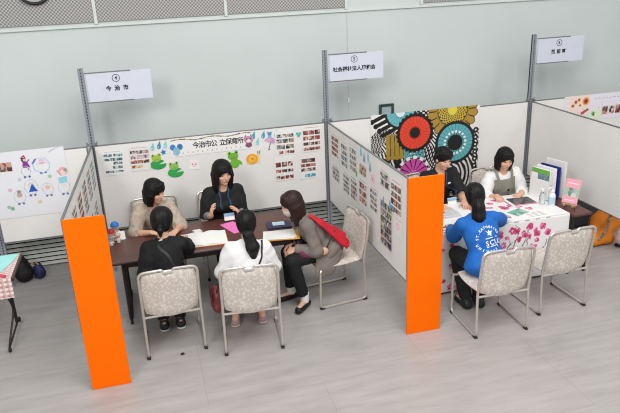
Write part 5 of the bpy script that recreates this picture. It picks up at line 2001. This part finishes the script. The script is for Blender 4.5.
M_PRT = mat('white_print', '#f2f4f6', .6, var=.01)
lt = []
for i, ch in enumerate('ST.CATHERINE'):
    a = PI - .12 - (PI - .5) * i / 11
    lt.append((ch, .027, .104 * math.cos(a) - .01, .104 * math.sin(a) - .005, a - PI / 2))
for i, ch in enumerate('UNIVERSITY'):
    a = -PI + .38 + (PI - .58) * i / 9
    lt.append((ch, .029, .116 * math.cos(a) - .01, .116 * math.sin(a) - .005, a + PI / 2))
for i, ch in enumerate('SCU'):
    lt.append((ch, .062, (i - 1) * .046 + .012, -.045 + (i - 1) * .004, .08))
for ch, sz, x, z, rot in lt:
    me = text_mesh(ch, sz, ext=.0004, bold=.0012)
    me.materials.clear(); me.materials.append(M_PRT)
    on_back(me, x, z, rot)
    link(bpy.data.objects.new('printed_letter', me), o)


def back_shape(pts, x, z, name='printed_emblem'):
    bm = bmesh.new()
    bm.faces.new([bm.verts.new((a, b_, 0)) for a, b_ in pts])
    bmesh.ops.triangulate(bm, faces=bm.faces[:])
    bmesh.ops.subdivide_edges(bm, edges=bm.edges[:], cuts=1)
    me = bpy.data.meshes.new(name); bm.to_mesh(me); bm.free()
    me.materials.append(M_PRT)
    on_back(me, x, z, 0)
    link(bpy.data.objects.new(name, me), o)


back_shape([(-.035, .03), (-.012, .012), (0, .03), (.012, .012), (.035, .02), (.02, -.005), (.012, -.03), (-.004, -.012), (-.02, -.02), (-.015, .002)], -.0, .042)
back_shape([(-.055, .005), (.06, .012), (.06, .004), (-.055, -.003)], .012, -.004)
back_shape([(-.055, .005), (.06, .012), (.06, .004), (-.055, -.003)], .012, -.08)
# --- G: man in black shirt
G = Person('person in black short-sleeved shirt with cropped hair before the flower tapestry',
           (1.03, -.66, seatz), (1.035, -.83, 1.125), -PI / 2, (.2, -.9, -.34),
           {'R': ((.86, -1.10, .70), (-.5, .5, -.8), (.4, -.9, 0)), 'L': ((1.15, -1.11, .70), (.5, .4, -.8), (-.25, -.95, 0))},
           {'R': (.92, -1.10, .51), 'L': (1.14, -1.10, .51)}, {'R': (.92, -1.06, .09), 'L': (1.14, -1.06, .09)}, sc=1.05, hs=1.0)
M_BT = mat('black_tshirt', '#141518', .8, var=.1, bump=.3, bscale=25)
o, V, F = G.top('shirt', M_BT, .018, .85, 0, .02, .003, loose=.03, neck=.004)
G.trousers(mat('black_trousers', '#161618'))
G.shoes(M_BLK)
G.hair('crop', M_HAIRB, fringe=.038, full=.0, carve=1.1)
bvs = BVHTree.FromPolygons([Vector(v) for v in V], F.tolist())
nk = Vector(G.N)
for sg in (-1, 1):
    G.band('lanyard', [nk + Vector((sg * .05, -.04, .0)), nk + Vector((sg * .05, -.2, -.14)), nk + Vector((sg * .03, -.2, -.32))], .012, LAN, V, F)
t = obj('name_badge', B((1.05, -1.03, .70), (.10, .004, .07), .001, Matrix.Rotation(-.3, 3, 'X')), M_PAPER, G.o)
obj('badge_top', B((1.05, -1.034, .722), (.096, .004, .024), 0, Matrix.Rotation(-.3, 3, 'X')), mat('badge_blue', '#7fb4d2', .5), t)
p, n_, _, _ = bvs.ray_cast(nk + Vector((.085, -.5, -.13)), Vector((0, 1, 0)))
if p is not None:
    obj('shirt_logo', B(p + n_ * .003, (.045, .004, .02), .001, n_.to_track_quat('-Y', 'Z').to_matrix()), M_PRT, G.o)
# --- H: white blouse and grey pinafore
Hp = Person('person in a white blouse and grey-green buttoned pinafore, head bowed over the flowered cloth',
            (1.80, -.77, seatz), (1.722, -.92, 1.065), -PI / 2 - .1, (-.08, -.93, -.34),
            {'R': ((1.56, -1.07, .70), (-.4, .4, -.9), (-.2, -.9, -.1)), 'L': ((1.84, -1.09, .70), (.6, .4, -.8), (-.9, -.5, -.1))},
            {'R': (1.69, -1.20, .50), 'L': (1.89, -1.20, .50)}, {'R': (1.70, -1.15, .09), 'L': (1.90, -1.15, .09)}, sc=.98, hs=.98)
M_SHEER = mat('white_sheer_blouse', '#ecebea', .7, var=.03, bump=.3, bscale=30)
Hp.top('blouse', M_SHEER, .014, 1.55, .02, .0, .003, loose=.028)
b = Sdf(.007)
Hp.torso(b, .030, .03)
b.ell(Hp.P, (.21, .18, .12), Hp.axes, .04)
for k in 'RL':
    b.cone(Hp.hip[k], Hp.kn[k], .10, .085, .05)
b.plane(Hp.N - Hp.U * .06, Hp.U)
M_PIN = mat('grey_green_pinafore', '#8a877b', .8, var=.06, bump=.3, bscale=40)
o, V, F = Hp.part('pinafore', b, M_PIN, wrinkle=.002)
b2 = Sdf(.007); Hp.torso(b2, .03, .03)
V2, F2 = b2.mesh()
nk = Vector(Hp.N)
R_, F__, U_ = Vector(Hp.R), Vector(Hp.F), Vector(Hp.U)
for sg in (-1, 1):
    Hp.band('shoulder_strap', [nk - U_ * .16 + R_ * sg * .075 + F__ * .15, nk - U_ * .06 + R_ * sg * .08 + F__ * .12, nk + R_ * sg * .085 + F__ * .02 + U_ * .03, nk - U_ * .08 + R_ * sg * .08 - F__ * .12, nk - U_ * .17 + R_ * sg * .06 - F__ * .14], .028, M_PIN, V2, F2, .001, o)
bvp = BVHTree.FromPolygons([Vector(v) for v in V], F.tolist())
for dz, dx in ((-.18, .02), (-.25, .02), (-.32, .02)):
    p, n_, _, _ = bvp.ray_cast(nk + U_ * dz + R_ * -dx + F__ * .5, -F__)
    if p is not None:
        bm = L([(.001, 0), (.013, .0), (.013, .005), (.001, .006)], p, 14, n_.to_track_quat('Z', 'Y').to_matrix())
        obj('button', bm, M_BLK, o, True)
Hp.trousers(mat('grey_trousers', '#55555a'))
Hp.shoes(M_BLK)
Hp.hair('bob', M_HAIRB, .125, fringe=.042, full=.004, carve=1.08)
